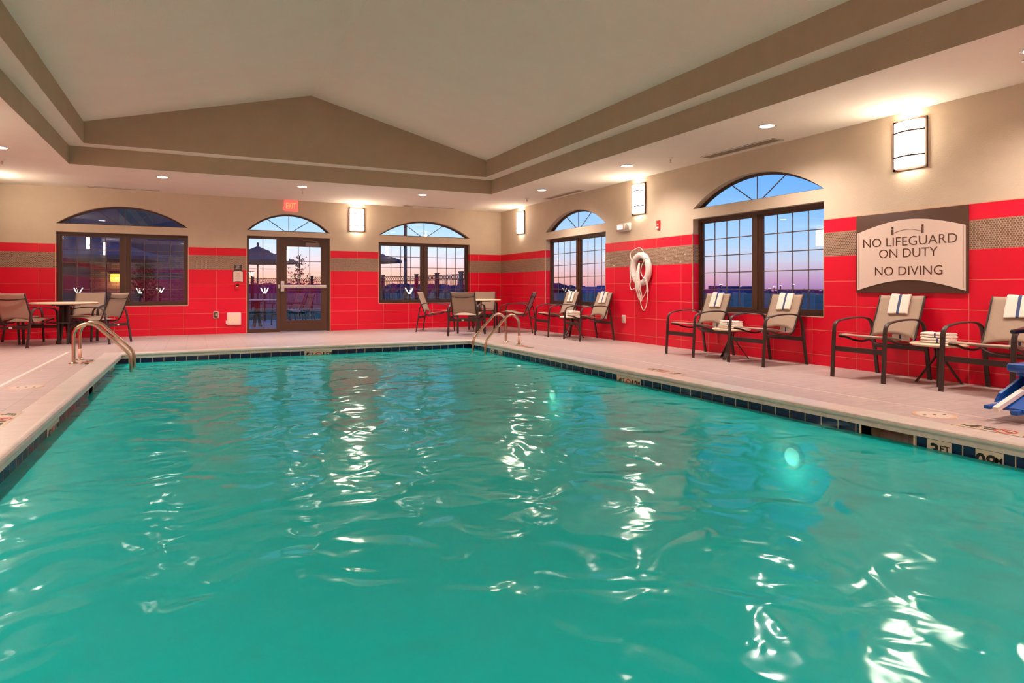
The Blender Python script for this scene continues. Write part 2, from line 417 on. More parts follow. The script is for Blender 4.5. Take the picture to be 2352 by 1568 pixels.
# floor round the pool
fb = MB()
fx0, fx1, fy0, fy1 = PX0-CW, PX1+CW, PY0-CW, PY1+CW
fb.box(XL-0.2, 0.2, fy1, 0.2, -0.2, 0).box(XL-0.2, 0.2, YN-0.2, fy0, -0.2, 0).box(XL-0.2, fx0, fy0, fy1, -0.2, 0).box(fx1, 0.2, fy0, fy1, -0.2, 0)
struct(fb.build('floor', M['deck']))
b = MB(); b.box(-8.80-0.02, -8.80+0.02, -14.9, -3.2, 0, 0.0015); b.box(-1.775-0.008, -1.775+0.008, -14.9, -3.2, 0, 0.0015)
M['strip'] = simple('pale_joint_strip', lin(226, 204, 190), 0.5); struct(b.build('trim_1', M['strip']))

# walls with openings. f(u, v, z) maps wall coordinates to the room (v: depth behind the wall face)
TH_W = 0.20
def make_wall(name, f, u0, u1, openings, mat, flip=1):
    """openings: (a, b, z0, z1, chord_z, crown_z)"""
    b = MB()
    def slab(pts): b.prism([f(u, 0, z) for u, z in pts], Vector(f(pts[0][0], TH_W, pts[0][1]))-Vector(f(pts[0][0], 0, pts[0][1])))
    edges = [u0]
    for o in openings: edges += [o[0], o[1]]
    edges.append(u1)
    for i in range(0, len(edges), 2): slab([(edges[i], 0), (edges[i+1], 0), (edges[i+1], H+0.05), (edges[i], H+0.05)])
    for (a, c, z0, z1, cz, cr) in openings:
        if z0 > 0.01: slab([(a, 0), (c, 0), (c, z0), (a, z0)])
        slab([(a, z1), (c, z1), (c, cz), (a, cz)])
        n = 28; r = arc(a, c, cz, cr, n)
        for k in range(n): slab([r[k], r[k+1], (r[k+1][0], H+0.05), (r[k][0], H+0.05)])
    return struct(b.build(name, mat))
def arc(a, c, cz, cr, n, inset=0.0):
    """circular segment above a chord"""
    s = (c-a)/2; h = cr-cz; R = (s*s+h*h)/(2*h); zc = cr-R; mid = (a+c)/2; th = math.asin(min(1, s/R)); R2 = R-inset
    if inset: th = math.acos(max(-1, min(1, (cz+inset-zc)/R2)))
    return [(mid+R2*math.sin(-th+2*th*k/n), zc+R2*math.cos(-th+2*th*k/n)) for k in range(n+1)]
fB = lambda u, v, z: (u, v, z)
fR = lambda u, v, z: (v, u, z)
fL = lambda u, v, z: (XL-v, u, z)
CH, CRN, RZ0, RZ1 = 2.222, 2.605, 0.615, 2.065
opB = [(-9.48, -7.21, RZ0, RZ1, CH, CRN), (-6.08, -4.325, 0, 2.108, CH, 2.615), (-3.20, -0.87, RZ0, RZ1, CH, CRN)]
opR = [(-9.45, -7.10, RZ0, RZ1, CH, CRN), (-4.70, -2.355, RZ0, RZ1, CH, CRN)]
make_wall('wall_back', fB, XL-TH_W, TH_W, opB, M['wall'])
make_wall('wall_right', fR, YN, 0, opR, M['wall'])
struct(MB().box(XL-TH_W, XL, YN, 0, 0, H+0.05).build('wall_left', M['wall']))
struct(MB().box(XL-TH_W, TH_W, YN-0.2, YN, 0, H+0.05).build('wall_near', M['wall']))
# tile cladding
TP = 0.010
def cladding(name, f, u0, u1, ops, mat, idx):
    b = MB(); e = MB()
    def bx(b_, ua, ub, va, vb, za, zb):
        p, q = f(ua, va, za), f(ub, vb, zb)
        b_.box(min(p[0],q[0]), max(p[0],q[0]), min(p[1],q[1]), max(p[1],q[1]), za, zb)
    ed = [u0]
    for o in ops: ed += [o[0], o[1]]
    ed.append(u1)
    for i in range(0, len(ed), 2):
        bx(b, ed[i], ed[i+1], -TP, 0, 0.0, TT); bx(e, ed[i], ed[i+1], -TP-0.002, 0, TT, TT+0.009)
        for k, uu in ((0, ed[i]), (1, ed[i+1])):
            if uu in (u0, u1): continue
            lo = [o for o in ops if uu in (o[0], o[1])][0][2]
            s_ = 1 if k == 0 else -1
            bx(e, uu-0.001*s_, uu+0.009*s_, -TP-0.002, 0.0, lo, TT+0.009)
    for o in ops:
        if o[2] > 0.01:
            bx(b, o[0], o[1], -TP, 0, 0.0, o[2]-0.012)
            bx(b, o[0], o[0]+TP, 0, 0.13, o[2], TT); bx(b, o[1]-TP, o[1], 0, 0.13, o[2], TT)
            bx(e, o[0]+TP, o[0]+TP+0.002, 0.120, 0.13, o[2], TT); bx(e, o[1]-TP-0.002, o[1]-TP, 0.120, 0.13, o[2], TT)
    w_ = struct(b.build('trim_%d' % idx, mat)); w_['label'] = name
    o_ = e.build('edge_strip', M['edge'], w_)
cladding('red tile cladding of the far wall', fB, XL, 0, opB, M['tile_back'], 2)
cladding('red tile cladding of the right wall', fR, YN, -TP, opR, M['tile_side'], 3)
cladding('red tile cladding of the left wall', fL, YN, -TP, [], M['tile_side'], 4)
struct(MB().box(XL, 0, YN, YN+TP, 0, TT).build('trim_5', M['tile_back']))

# ceiling: soffit, two steps, gable
T1 = (-8.85, -1.55, -2.80); T2 = (-8.62, -1.81, -3.10); Z1, Z2, ZR, XR = 3.215, 3.55, 4.405, -5.225
b = MB(); tY = YN+2.8; tY2 = YN+3.1
b.box(XL-0.2, 0.2, T1[2], 0.2, H, H+0.0008, 0); b.box(XL-0.2, 0.2, YN-0.2, tY, H, H+0.0008, 0)
b.box(XL-0.2, T1[0], tY, T1[2], H, H+0.0008, 0); b.box(T1[1], 0.2, tY, T1[2], H, H+0.0008, 0)
b.box(T1[0]-.3, T1[0], tY, T1[2], H+0.001, Z1, 1); b.box(T1[1], T1[1]+.3, tY, T1[2], H+0.001, Z1, 1)
b.box(T1[0]-.3, T1[1]+.3, T1[2], T1[2]+.3, H+0.001, Z1, 1); b.box(T1[0]-.3, T1[1]+.3, tY-.3, tY, H+0.001, Z1, 1)
b.box(T1[0]-.3, T2[0], tY2, T2[2], Z1, Z1+.0008, 0); b.box(T2[1], T1[1]+.3, tY2, T2[2], Z1, Z1+.0008, 0)
b.box(T1[0]-.3, T1[1]+.3, T2[2], T1[2]+.3, Z1, Z1+.0008, 0); b.box(T1[0]-.3, T1[1]+.3, tY-.3, tY2, Z1, Z1+.0008, 0)
b.box(T2[0]-.1, T2[0], tY2, T2[2], Z1+0.001, Z2+.02, 1); b.box(T2[1], T2[1]+.1, tY2, T2[2], Z1+0.001, Z2+.02, 1)
for y in (T2[2], tY2-.1):
    b.prism([(T2[0]-.1, y, Z1+.001), (T2[1]+.1, y, Z1+.001), (T2[1]+.1, y, Z2), (XR, y, ZR+.02), (T2[0]-.1, y, Z2)], (0, .1, 0), 1)
for xa, xb in ((T2[0], XR), (T2[1], XR)):
    b.prism([(xa, tY2, Z2), (xb, tY2, ZR), (xb, tY2, ZR+.1), (xa, tY2, Z2+.1)], (0, T2[2]-tY2, 0), 0)
struct(b.build('ceiling', [M['ceiling'], M['fascia']]))

# ------------------------------------------------------------------ windows
FD = 0.105      # frame face depth behind the wall face
def rect_bar(b, f, ua, ub, za, zb, v0, v1, mi=0):
    p, q = f(ua, v0, za), f(ub, v1, zb)
    b.box(min(p[0],q[0]), max(p[0],q[0]), min(p[1],q[1]), max(p[1],q[1]), za, zb, mi)
def arch_window(root, f, a, c, cz, cr):
    b = MB(); n = 28; fw = 0.035
    o = arc(a, c, cz, cr, n); i_ = arc(a, c, cz, cr, n, fw)
    ext = Vector(f(0, FD+0.045, 0))-Vector(f(0, FD, 0))
    for k in range(n): b.prism([f(o[k][0], FD, o[k][1]), f(o[k+1][0], FD, o[k+1][1]), f(i_[k+1][0], FD, i_[k+1][1]), f(i_[k][0], FD, i_[k][1])], ext)
    rect_bar(b, f, a+0.05, c-0.05, cz, cz+0.022, FD, FD+0.045)
    b.build('arch_frame', M['bronze'], root)
    g = MB(); g.prism([f(u, FD+0.03, z) for u, z in o], Vector(f(0, 0.004, 0))-Vector(f(0, 0, 0))); g.build('arch_glass', M['glass'], root)
    m_ = MB(); mid = (a+c)/2; s = (c-a)/2
    def ray(du, dz):
        L = 0.0; zc0 = cz+0.0
        hh = cr-cz; R = (s*s+hh*hh)/(2*hh); zc = cr-R
        A = du*du+dz*dz; B = 2*dz*(zc0-zc); Cc = (zc0-zc)**2-(R-0.02)**2
        k = (-B+math.sqrt(B*B-4*A*Cc))/(2*A); return (mid+du*k, zc0+dz*k)
    for du, dz in ((0, 1), (-1, 0.60), (1, 0.60)):
        st = (mid+du*0.09, cz+.02); e_ = ray(du, dz)
        m_.bar([f(st[0], FD+0.022, st[1]), f(e_[0], FD+0.022, e_[1])], 0.014, 0.014, up=(0.31, 0.29, 0.1))
    m_.build('fan_muntin', M['muntin'], root)
def sash_window(i, f, op, label):
    a, c, z0, z1, cz, cr = op
    root = struct(empty('window_%d' % i, f((a+c)/2, FD, z0))); root.location = (0,0,0); root['label'] = label
    b = MB(); fw = 0.05
    rect_bar(b, f, a+TP, c-TP, z0, z0+fw, FD, FD+0.07); rect_bar(b, f, a+TP, c-TP, z1-fw, z1, FD, FD+0.07)
    rect_bar(b, f, a+TP, a+TP+fw, z0+fw, z1-fw, FD, FD+0.07); rect_bar(b, f, c-TP-fw, c-TP, z0+fw, z1-fw, FD, FD+0.07)
    mid = (a+c)/2; rect_bar(b, f, mid-0.07, mid+0.07, z0+fw, z1-fw, FD+0.008, FD+0.07)
    rect_bar(b, f, mid-0.025, mid+0.025, z0+fw, z1-fw, FD-0.012, FD+0.008)
    b.build('window_frame', M['bronze'], root)
    for (p, q) in ((a+TP+fw, mid-0.07), (mid+0.07, c-TP-fw)):
        s_ = MB(); sw = 0.028; zz0, zz1 = z0+fw, z1-fw
        for bb in ((p, q, zz0, zz0+sw), (p, q, zz1-sw, zz1), (p, p+sw, zz0+sw, zz1-sw), (q-sw, q, zz0+sw, zz1-sw)): rect_bar(s_, f, *bb, FD+0.022, FD+0.055)
        sash = s_.build('sash', M['bronze'], root)
        g = MB(); rect_bar(g, f, p+sw-.004, q-sw+.004, zz0+sw-.004, zz1-sw+.004, FD+0.036, FD+0.040); g.build('window_glass', M['glass'], sash)
        mu = MB(); mw = 0.0065
        for k in range(1, 4): uu = p+sw+(q-p-2*sw)*k/4; rect_bar(mu, f, uu-mw, uu+mw, zz0+sw, zz1-sw, FD+0.028, FD+0.0345)
        for k in range(1, 5): zz = zz0+sw+(zz1-zz0-2*sw)*k/5; rect_bar(mu, f, p+sw, q-sw, zz-mw, zz+mw, FD+0.028, FD+0.0345)
        mu.build('muntin', M['muntin'], sash)
    sl = MB(); rect_bar(sl, f, a, c, z0-0.012, z0, -TP-0.004, FD+0.02); sl.build('window_sill', M['sill'], root)
    arch_window(root, f, a, c, cz, cr)
    return root
sash_window(1, fB, opB[0], 'arched window in the far wall, left of the door'); sash_window(2, fB, opB[2], 'arched window in the far wall, right of the door')
sash_window(3, fR, opR[1], 'arched window in the right wall, farther one'); sash_window(4, fR, opR[0], 'arched window in the right wall, nearer one')

# ------------------------------------------------------------------ door with sidelight
a, c, z0, z1, cz, cr = opB[1]
d = struct(empty('door_1')); d['label'] = 'brown glazed exit door with sidelight under an arched transom'
b = MB(); v0, v1 = 0.03, 0.13; f = fB; sm = -5.43
for q in ((a, c, z1-0.055, z1), (a, a+0.045, 0, z1-.055), (c-0.05, c, 0, z1-.055), (sm-0.035, sm+0.035, 0, z1-.055), (a+.045, sm-.035, 0, 0.075)): rect_bar(b, f, *q, v0, v1)
b.build('door_frame', M['bronze'], d)
g = MB(); rect_bar(g, f, a+.045, sm-.035, .075, z1-.055, .085, .089); g.build('sidelight_glass', M['glass'], d)
mu = MB(); us, ue, zs, ze = a+.045, sm-.035, .075, z1-.055
rect_bar(mu, f, (us+ue)/2-.007, (us+ue)/2+.007, zs, ze, .072, .083)
for k in range(1, 6): zz = zs+(ze-zs)*k/6; rect_bar(mu, f, us, ue, zz-.0065, zz+.0065, .072, .083)
mu.build('sidelight_muntin', M['muntin'], d)
lf = MB(); la, lc = sm+.04, c-.055; ga, gc, gz0, gz1 = la+.135, lc-.135, .255, 1.90
for q in ((la, ga, .01, z1-.06), (gc, lc, .01, z1-.06), (ga, gc, .01, gz0), (ga, gc, gz1, z1-.06)): rect_bar(lf, f, *q, v0+.012, v0+.057)
leaf = lf.build('door_leaf', M['bronze'], d)
g = MB(); rect_bar(g, f, ga, gc, gz0, gz1, .065, .069); g.build('door_glass', M['glass'], leaf)
mu = MB()
for k in (1, 2): uu = ga+(gc-ga)*k/3; rect_bar(mu, f, uu-.007, uu+.007, gz0, gz1, .052, .063)
for k in range(1, 5): zz = gz0+(gz1-gz0)*k/5; rect_bar(mu, f, ga, gc, zz-.0065, zz+.0065, .052, .063)
mu.build('door_muntin', M['muntin'], leaf)
pb = MB(); pb.box(la+.05, lc-.03, -.035, .02, .97, 1.045, bev=.012); pb.box(la+.0, la+.075, -.03, .04, .90, 1.13, bev=.01); pb.box(la-.055, la-.015, .0, .03, .965, 1.05)
pb.build('push_bar', M['alu'], leaf)
clz = MB(); clz.box(-4.86, -4.56, -.02, .04, 1.905, 1.99, bev=.01); clz.bar([(-4.60, .0, 2.02), (-4.92, -.01, 2.035)], .02, .012); clz.bar([(-4.92, -.012, 2.04), (-4.70, -.03, 2.055)], .02, .012); clz.box(-4.63, -4.59, -.01, .02, 1.99, 2.03)
clz.build('door_closer', simple('closer_grey', lin(128, 108, 100), .4, .4), leaf)
arch_window(d, fB, a, c, cz, cr)

# ================================================================== POOL
WL = -0.143; M['skimback'] = simple('green_skimmer_back', lin(92, 104, 52), .5)
pool = empty('swimming_pool'); tag(pool, 'large rectangular indoor pool with pale coping, navy waterline tile and aqua basin', 'pool')
# coping with bull nose
prof = [(CW, -.02), (CW, .003), (.05, .004), (.030, .008), (.018, .006), (.006, -.002), (0, -.014), (.001, -.026), (.010, -.034), (.018, -.036), (.022, -.040), (.014, -.046), (.014, -.073), (.06, -.073)]
b = MB(); rings = []
for dd, zz in prof:
    rings.append([b.bm.verts.new(p) for p in ((PX0-dd, PY0-dd, zz), (PX1+dd, PY0-dd, zz), (PX1+dd, PY1+dd, zz), (PX0-dd, PY1+dd, zz))])
for A, B in zip(rings, rings[1:]):
    for i in range(4):
        fc = b.bm.faces.new((A[i], A[(i+1)%4], B[(i+1)%4], B[i]))
b.build('coping', M['coping'], pool, fix=False)
WI = 0.025
SK = (-12.07, -11.67); SKL = (-7.02, -6.68)
basin = MB(); BZ = -1.45
wx0, wx1, wy0, wy1 = PX0-WI, PX1+WI, PY0-WI, PY1+WI
basin.box(wx0-.2, wx1+.2, wy0-.2, wy1+.2, BZ-.1, BZ)
basin.box(wx0-.2, wx1+.2, wy1, wy1+.15, BZ, -.074); basin.box(wx0-.2, wx1+.2, wy0-.15, wy0, BZ, -.074)
def side(xa, xb, sk):
    basin.box(xa, xb, wy0, sk[0], BZ, -.074); basin.box(xa, xb, sk[1], wy1, BZ, -.074); basin.box(xa, xb, sk[0], sk[1], BZ, -.30)
side(wx1, wx1+.12, SK); side(wx0-.12, wx0, SKL)
basin.build('basin', M['plaster'], pool)
bd = MB(); t_ = .006
for (y0, y1) in ((wy0, SK[0]-.012), (SK[1]+.012, wy1)): bd.box(wx1-t_, wx1, y0, y1, -.235, -.074)
for (y0, y1) in ((wy0, SKL[0]-.012), (SKL[1]+.012, wy1)): bd.box(wx0, wx0+t_, y0, y1, -.235, -.074)
bd.box(wx0, wx1, wy1-t_, wy1, -.235, -.074, 1); bd.box(wx0, wx1, wy0, wy0+t_, -.235, -.074, 1)
bd.build('waterline_tile', [M['bandY'], M['bandX']], pool)
for (xa, s, sk) in ((wx1, 1, SK), (wx0, -1, SKL)):
    k = MB(); D = .30*s
    def bb(x0, x1, *r): k.box(min(x0,x1), max(x0,x1), *r)
    bb(xa-.008*s, xa+D, sk[0]-.012, sk[0], -.30, -.074); bb(xa-.008*s, xa+D, sk[1], sk[1]+.012, -.30, -.074)
    bb(xa-.008*s, xa+D, sk[0], sk[1], -.31, -.30); bb(xa, xa+D, sk[0], sk[1], -.074, -.078)
    k.build('skimmer_opening', M['porcelain'], pool)
    k = MB(); bb(xa+D, xa+D+.01*s, sk[0]-.012, sk[1]+.012, -.31, -.074); k.build('skimmer_back', M['skimback'], pool)  # back wall of the opening, kept dark by its own green colour
wt = MB(); wt.grid(lambda u, v: (wx0+.001+(wx1-wx0-.002)*u, wy0+.001+(wy1-wy0-.002)*v, WL), 8, 16)
wo = wt.build('water', M['water']); tag(wo, 'rippling turquoise water filling the indoor pool', 'water', kind='stuff')
# underwater lamps on the long walls
def pool_light(x, y, s, z, label, grp=None):
    k = MB(); k.lathe([(.105, 0), (.105, .012), (.085, .02), (.0001, .022)], (0, 0, 0), 24, axis='x')
    r = empty('pool_light', (x, y, z), 0 if s > 0 else PI)
    k.build('rim', M['white'], r)
    l = MB(); l.lathe([(.078, .018), (.06, .036), (.0001, .042)], (0,0,0), 24, axis='x'); l.build('lens', M['poolbulb'], r)
    ld = bpy.data.lights.new('pool_lamp', 'POINT'); ld.energy = POOL_W; ld.color = (.62, 1.0, .80); ld.shadow_soft_size = .1
    lo = bpy.data.objects.new('pool_lamp', ld); C.objects.link(lo); lo.parent = r; lo.location = (.18, 0, -.12)
    tag(r, label, 'pool light', grp)
pool_light(wx1, -11.05, -1, -.47, 'glowing underwater light in the right pool wall, nearer one')
pool_light(wx1, -6.97, -1, -.55, 'glowing underwater light in the right pool wall, farther one')


# depth markers
def diver(b, M3, o, r, t0):
    """no diving sign of radius r: ring, slash and a little diver, built in the frame M3 at o"""
    P = lambda x, y, z=0: M3 @ Vector((x, y, z)) + o
    n = 28
    for k in range(n):
        a0, a1 = 2*PI*k/n, 2*PI*(k+1)/n
        q = [(r*math.cos(a0), r*math.sin(a0)), (r*math.cos(a1), r*math.sin(a1)), (.80*r*math.cos(a1), .80*r*math.sin(a1)), (.80*r*math.cos(a0), .80*r*math.sin(a0))]
        b.prism([P(*x, t0) for x in q], M3 @ Vector((0, 0, .0012)), 0)
    def stroke(x0, y0, x1, y1, w, mi, tz):
        dx, dy = x1-x0, y1-y0; L = math.hypot(dx, dy); nx, ny = -dy/L*w/2, dx/L*w/2
        b.prism([P(x0+nx, y0+ny, tz), P(x1+nx, y1+ny, tz), P(x1-nx, y1-ny, tz), P(x0-nx, y0-ny, tz)], M3 @ Vector((0, 0, .0012)), mi)
    stroke(-.35*r, .1*r, .15*r, -.15*r, .16*r, 1, t0); stroke(.1*r, -.1*r, .45*r, .2*r, .12*r, 1, t0); stroke(-.35*r, .1*r, -.55*r, -.15*r, .1*r, 1, t0)
    stroke(-.6*r, .6*r, .6*r, -.6*r, .16*r, 0, t0+.0008)
def marker(name, M3, o, items, Wd, Hd, label, group=None, plates=None):
    """items: (kind, text, centre, base, height); plates: list of (x0,x1)"""
    o = Vector(o); root = empty(name, (0,0,0)); tag(root, label, 'depth marker', group)
    for x0, x1 in (plates or [(-Wd/2, Wd/2)]):
        b = MB(); b.prism([M3 @ Vector(q)+o for q in ((x0, -Hd/2, 0), (x1, -Hd/2, 0), (x1, Hd/2, 0), (x0, Hd/2, 0))], M3 @ Vector((0, 0, .003)))
        b.build('marker_tile', M['porcelain'], root)
    for kd, s, x, y, h in items:
        if kd == 't':
            text('lettering', s, h, M['ink'], o+M3 @ Vector((x, y, .0035)), M3, root, bold=.03 if h > .06 else .01, depth=.001)
        else:
            k = MB(); diver(k, M3, o+M3 @ Vector((x, y, .0035)), h, 0); k.build('no_diving_symbol', [M['redprint'], M['ink']], root)
ZC = -.151
items3 = lambda ft, mt: [('t', ft, -.172, -.045, .095), ('t', 'FT', -.112, .0, .045), ('s', '', 0, -.01, .062), ('t', mt, .125, -.045, .095), ('t', 'M', .198, .005, .042)]
marker('depth_marker', R_BACK, (-5.22, wy1-t_-.001, ZC), items3('5', '15'), .45, .150, 'white 5 FT 15 M depth tile with no diving sign at the far waterline')
marker('depth_marker', R_RIGHT, (wx1-t_-.001, -8.74, ZC), items3('4', '12'), .46, .150, 'white 4 FT 12 M depth tile at the right waterline, mid pool')
marker('depth_marker', R_LEFT, (wx0+t_+.001, -8.83, ZC), items3('4', '12'), .46, .150, 'white 4 FT 12 M depth tile at the left waterline')
marker('depth_marker', R_RIGHT, (wx1-t_-.001, -12.40, ZC), [('t', '3', -.185, -.045, .098), ('t', 'FT', -.115, .0, .045), ('t', '09', .135, -.045, .098), ('t', 'M', .210, .003, .042)], .45, .150,
       'white 3 FT and 09 M depth tiles beside the skimmer opening', plates=[(-.235, -.075), (.073, .235)])
marker('depth_marker', R_RIGHT, (wx1-t_-.001, -5.05, ZC), [('t', '5', -.185, -.045, .098), ('t', 'FT', -.125, .0, .04), ('t', '15', .125, -.045, .098), ('t', 'M', .20, .003, .035)], .45, .150,
       'white 5 FT and 15 M depth tiles by the right ladder', plates=[(-.235, -.085), (.05, .235)])
marker('depth_marker', R_LEFT, (wx0+t_+.001, -4.98, ZC), [('t', '5', -.185, -.045, .098), ('t', 'FT', -.125, .0, .04), ('t', '15', .125, -.045, .098), ('t', 'M', .20, .003, .035)], .45, .150,
       'white 5 FT and 15 M depth tiles by the left ladder', plates=[(-.235, -.085), (.05, .235)])

F_fromR = Matrix(((0,-1,0),(1,0,0),(0,0,1)))  # reader on the right deck looking at the pool
F_fromL = Matrix(((0,1,0),(-1,0,0),(0,0,1)))
deck_items = lambda ft, mt: [('t', ft, -.23, -.05, .095), ('t', 'FT', -.155, .005, .045), ('s', '', 0, 0, .066), ('t', mt, .14, -.05, .095), ('t', 'M', .235, .005, .045)]
marker('depth_marker', F_fromR, (-2.16, -12.49, .001), deck_items('3', '0.9'), .62, .150, 'cream depth marker inlaid in the right deck in front of the skimmer lid')
marker('depth_marker', F_fromR, (-2.16, -9.0, .001), deck_items('4', '1.2'), .62, .150, 'cream depth marker inlaid in the right deck at mid pool')
marker('depth_marker', F_fromL, (-8.34, -8.98, .001), deck_items('4', '1.2'), .62, .150, 'cream depth marker inlaid in the left deck at the photo edge')
marker('depth_marker', F_fromL, (-8.34, -4.9, .001), deck_items('5', '1.5'), .45, .150, 'cream depth marker inlaid in the left deck at the ladder feet')
marker('depth_marker', F_fromR, (-2.16, -5.45, .001), deck_items('5', '1.5'), .45, .150, 'cream depth marker inlaid in the right deck at the ladder feet')
# skimmer lids
M['lid'] = simple('matte_lid', lin(200, 182, 168), .6)
def lid(x, y, r, label):
    o = empty('skimmer_lid', (x, y, 0)); tag(o, label, 'lid')
    MB().lathe([(r+.02, 0), (r+.018, .0015), (r, .002)], seg=36).build('rim', M['edge'], o)
    MB().lathe([(r-.004, 0), (r-.006, .003), (0.0001, .0031)], seg=36, smooth=False).build('cover', M['lid'], o)
    for dx in (-.5, 0, .5):
        MB().lathe([(.012, .003), (.011, .0042), (.0001, .0043)], (dx*r*1.1, -dx*r*.5, 0), seg=12).build('hole', M['ink'], o)
lid(-1.99, -11.93, .128, 'round cream skimmer lid in the right deck'); lid(-8.55, -7.15, .128, 'round cream skimmer lid in the left deck')

# ladder rails
def arc_pts(cy, cz, r, a0, a1, n):
    return [(cy+r*math.cos(a0+(a1-a0)*k/n), cz+r*math.sin(a0+(a1-a0)*k/n)) for k in range(n+1)]
def ladder(xe, s, ys, sticker, label):
    """xe: pool edge; s=+1 deck lies to +x"""
    r = empty('pool_ladder', (0, 0, 0)); tag(r, label, 'ladder', None)
    pts = [(.435, 0), (.435, .15), (.435, .28)] + arc_pts(.28, .355, .155, 0, 2.3, 10) + [(.08, .37), (-.05, .24), (-.13, .155)]
    # smooth entry in the water
    pts += [(-.180, .09), (-.200, .0), (-.205, -.10), (-.205, -.3), (-.205, -.9)]
    for i, y in enumerate(ys):
        path = [(xe+s*d_, y, z_) for d_, z_ in pts]
        P = catmull(path, 4)
        MB().tube(P, .0215, 14).build('rail', M['steel'], r)
        MB().lathe([(.055, 0), (.055, .008), (.03, .018), (.024, .022)], (xe+s*.435, y, 0), 24).build('escutcheon', M['steel'], r)
        if i == sticker:
            MB().lathe([(.0228, .03), (.0228, .15)], (xe+s*.435, y, 0), 20).build('warning_sticker', simple('pink_label', lin(242, 196, 178), .5), r)
    for z in (-.42, -.70):
        MB().box(min(xe-s*.16, xe-s*.25), max(xe-s*.16, xe-s*.25), min(ys), max(ys), z, z+.03, bev=.008).build('step', M['white'], r)
def catmull(P, n):
    P = [Vector(p) for p in P]; out = []
    for i in range(len(P)-1):
        p0, p1, p2, p3 = P[max(i-1,0)], P[i], P[i+1], P[min(i+2,len(P)-1)]
        for k in range(n):
            t = k/n
            out.append(.5*((2*p1)+(-p0+p2)*t+(2*p0-5*p1+4*p2-p3)*t*t+(-p0+3*p1-3*p2+p3)*t**3))
    out.append(P[-1]); return out
ladder(PX1, 1, (-5.08, -4.55), 0, 'stainless pool ladder rails on the right side by the round table')
ladder(PX0, -1, (-5.02, -4.52), 1, 'stainless pool ladder rails at the far left corner of the pool')

# ================================================================== FURNITURE
BM = M['blackmetal']
def make_chair(badge):
    r = empty('sling_chair'); tag(r, '', 'chair')
    for s in (-1, 1):
        x = .285*s
        MB().bar([(x, .375, 0), (x, .345, .50)], .042, .024, up=(0,1,0)).build('leg', BM, r)
        MB().bar([(x, -.42, 0), (x, -.348, .42)], .042, .024, up=(0,1,0)).build('leg', BM, r)
        ap = catmull([(x, .345, .50), (x, .334, .56), (x, .295, .602), (x, .21, .622), (x, .05, .640), (x, -.12, .642), (x, -.235, .628), (x, -.298, .59), (x, -.328, .53), (x, -.348, .42)], 4)
        k = MB(); flat(k, ap, x, .042, .018); k.build('armrest', BM, r)
        x2 = .243*s
        rp = catmull([(x2, -.415, .885), (x2, -.335, .68), (x2, -.245, .47), (x2, -.195, .405), (x2, -.10, .38), (x2, .06, .395), (x2, .20, .432), (x2, .315, .445)], 4)
        k = MB(); flat(k, rp, x2, .020, .022); k.build('sling_rail', BM, r)
    MB().box(-.27, .27, .335, .357, .285, .338).build('front_rail', BM, r)
    rr = MB().box(-.27, .27, -.372, -.350, .300, .350).build('rear_rail', BM, r)
    if badge:
        b_ = MB(); b_.lathe([(.0001, 0), (1, 0), (.9, 1), (.0001, 1)], seg=20, axis='y')
        for v in b_.bm.verts: v.co = Vector((v.co.x*.03, -.3725-v.co.y*.002, .325+v.co.z*.015))
        b_.build('badge', M['white'], rr)
    k = MB()
    k.bar(catmull([(-.24, -.20, .395), (-.1, -.16, .345), (.1, -.16, .345), (.24, -.20, .395)], 5), .03, .012); k.build('seat_brace', BM, r)
    k = MB(); k.bar(catmull([(-.24, -.395, .80), (-.12, -.425, .785), (0, -.432, .78), (.12, -.425, .785), (.24, -.395, .80)], 4), .022, .02); k.build('back_brace', BM, r)
    W2 = .236
    def seat(u, v):
        y = .318-(.318+.13)*v; z = interp([(-.13, .392), (-.10, .390), (.0, .405), (.06, .425), (.20, .446), (.28, .448), (.318, .436)], y)
        return ((-.252+.504*u), y, z+.021-.008*math.sin(PI*u)*math.sin(PI*min(1, v*1.1)))
    MB().grid(seat, 10, 14, thick=.006).build('seat', M['sling'], r)
    def back(u, v):
        lo = .428+.045*math.sin(PI*u)**.8; hi = .888-.006*math.sin(PI*u)
        z = lo+(hi-lo)*v; y = interp([(.42, -.212), (.47, -.243), (.68, -.335), (.89, -.415)], z)
        return (-W2+2*W2*u, y-.010*math.sin(PI*u), z)
    MB().grid(back, 14, 12, thick=.006).build('backrest', M['sling'], r)
    for c_ in kids(r)+[g_ for q in kids(r) for g_ in kids(q)]:
        for v in c_.data.vertices: v.co.y *= SYC; v.co.x *= 1.04
    return r
SYC = .93
def interp(T, x):
    if x <= T[0][0]: return T[0][1]
    for (a, fa), (b, fb) in zip(T, T[1:]):
        if x <= b: return fa+(fb-fa)*(x-a)/(b-a)
    return T[-1][1]
def flat(k, P, x, w, t_):
    """flat bar whose path lies in the plane x = const; w across x, t_ in the plane"""
    P = [Vector(p) for p in P]; n = len(P); R = []
    for i in range(n):
        tan = ((P[i+1] if i < n-1 else P[i])-(P[i-1] if i else P[i])).normalized(); nor = Vector((0, -tan.z, tan.y))
        R.append([k.bm.verts.new(P[i]+Vector((a, 0, 0))+nor*b_) for a, b_ in ((-w/2, -t_*.3), (-w*.3, -t_/2), (w*.3, -t_/2), (w/2, -t_*.3), (w/2, t_*.3), (w*.3, t_/2), (-w*.3, t_/2), (-w/2, t_*.3))])
    for A, B in zip(R, R[1:]):
        for j in range(8):
            fc = k.bm.faces.new((A[j], A[(j+1)%8], B[(j+1)%8], B[j])); fc.smooth = True
    k.bm.faces.new(R[0][::-1]); k.bm.faces.new(R[-1])
lounge0 = make_chair(False); dining0 = make_chair(True)

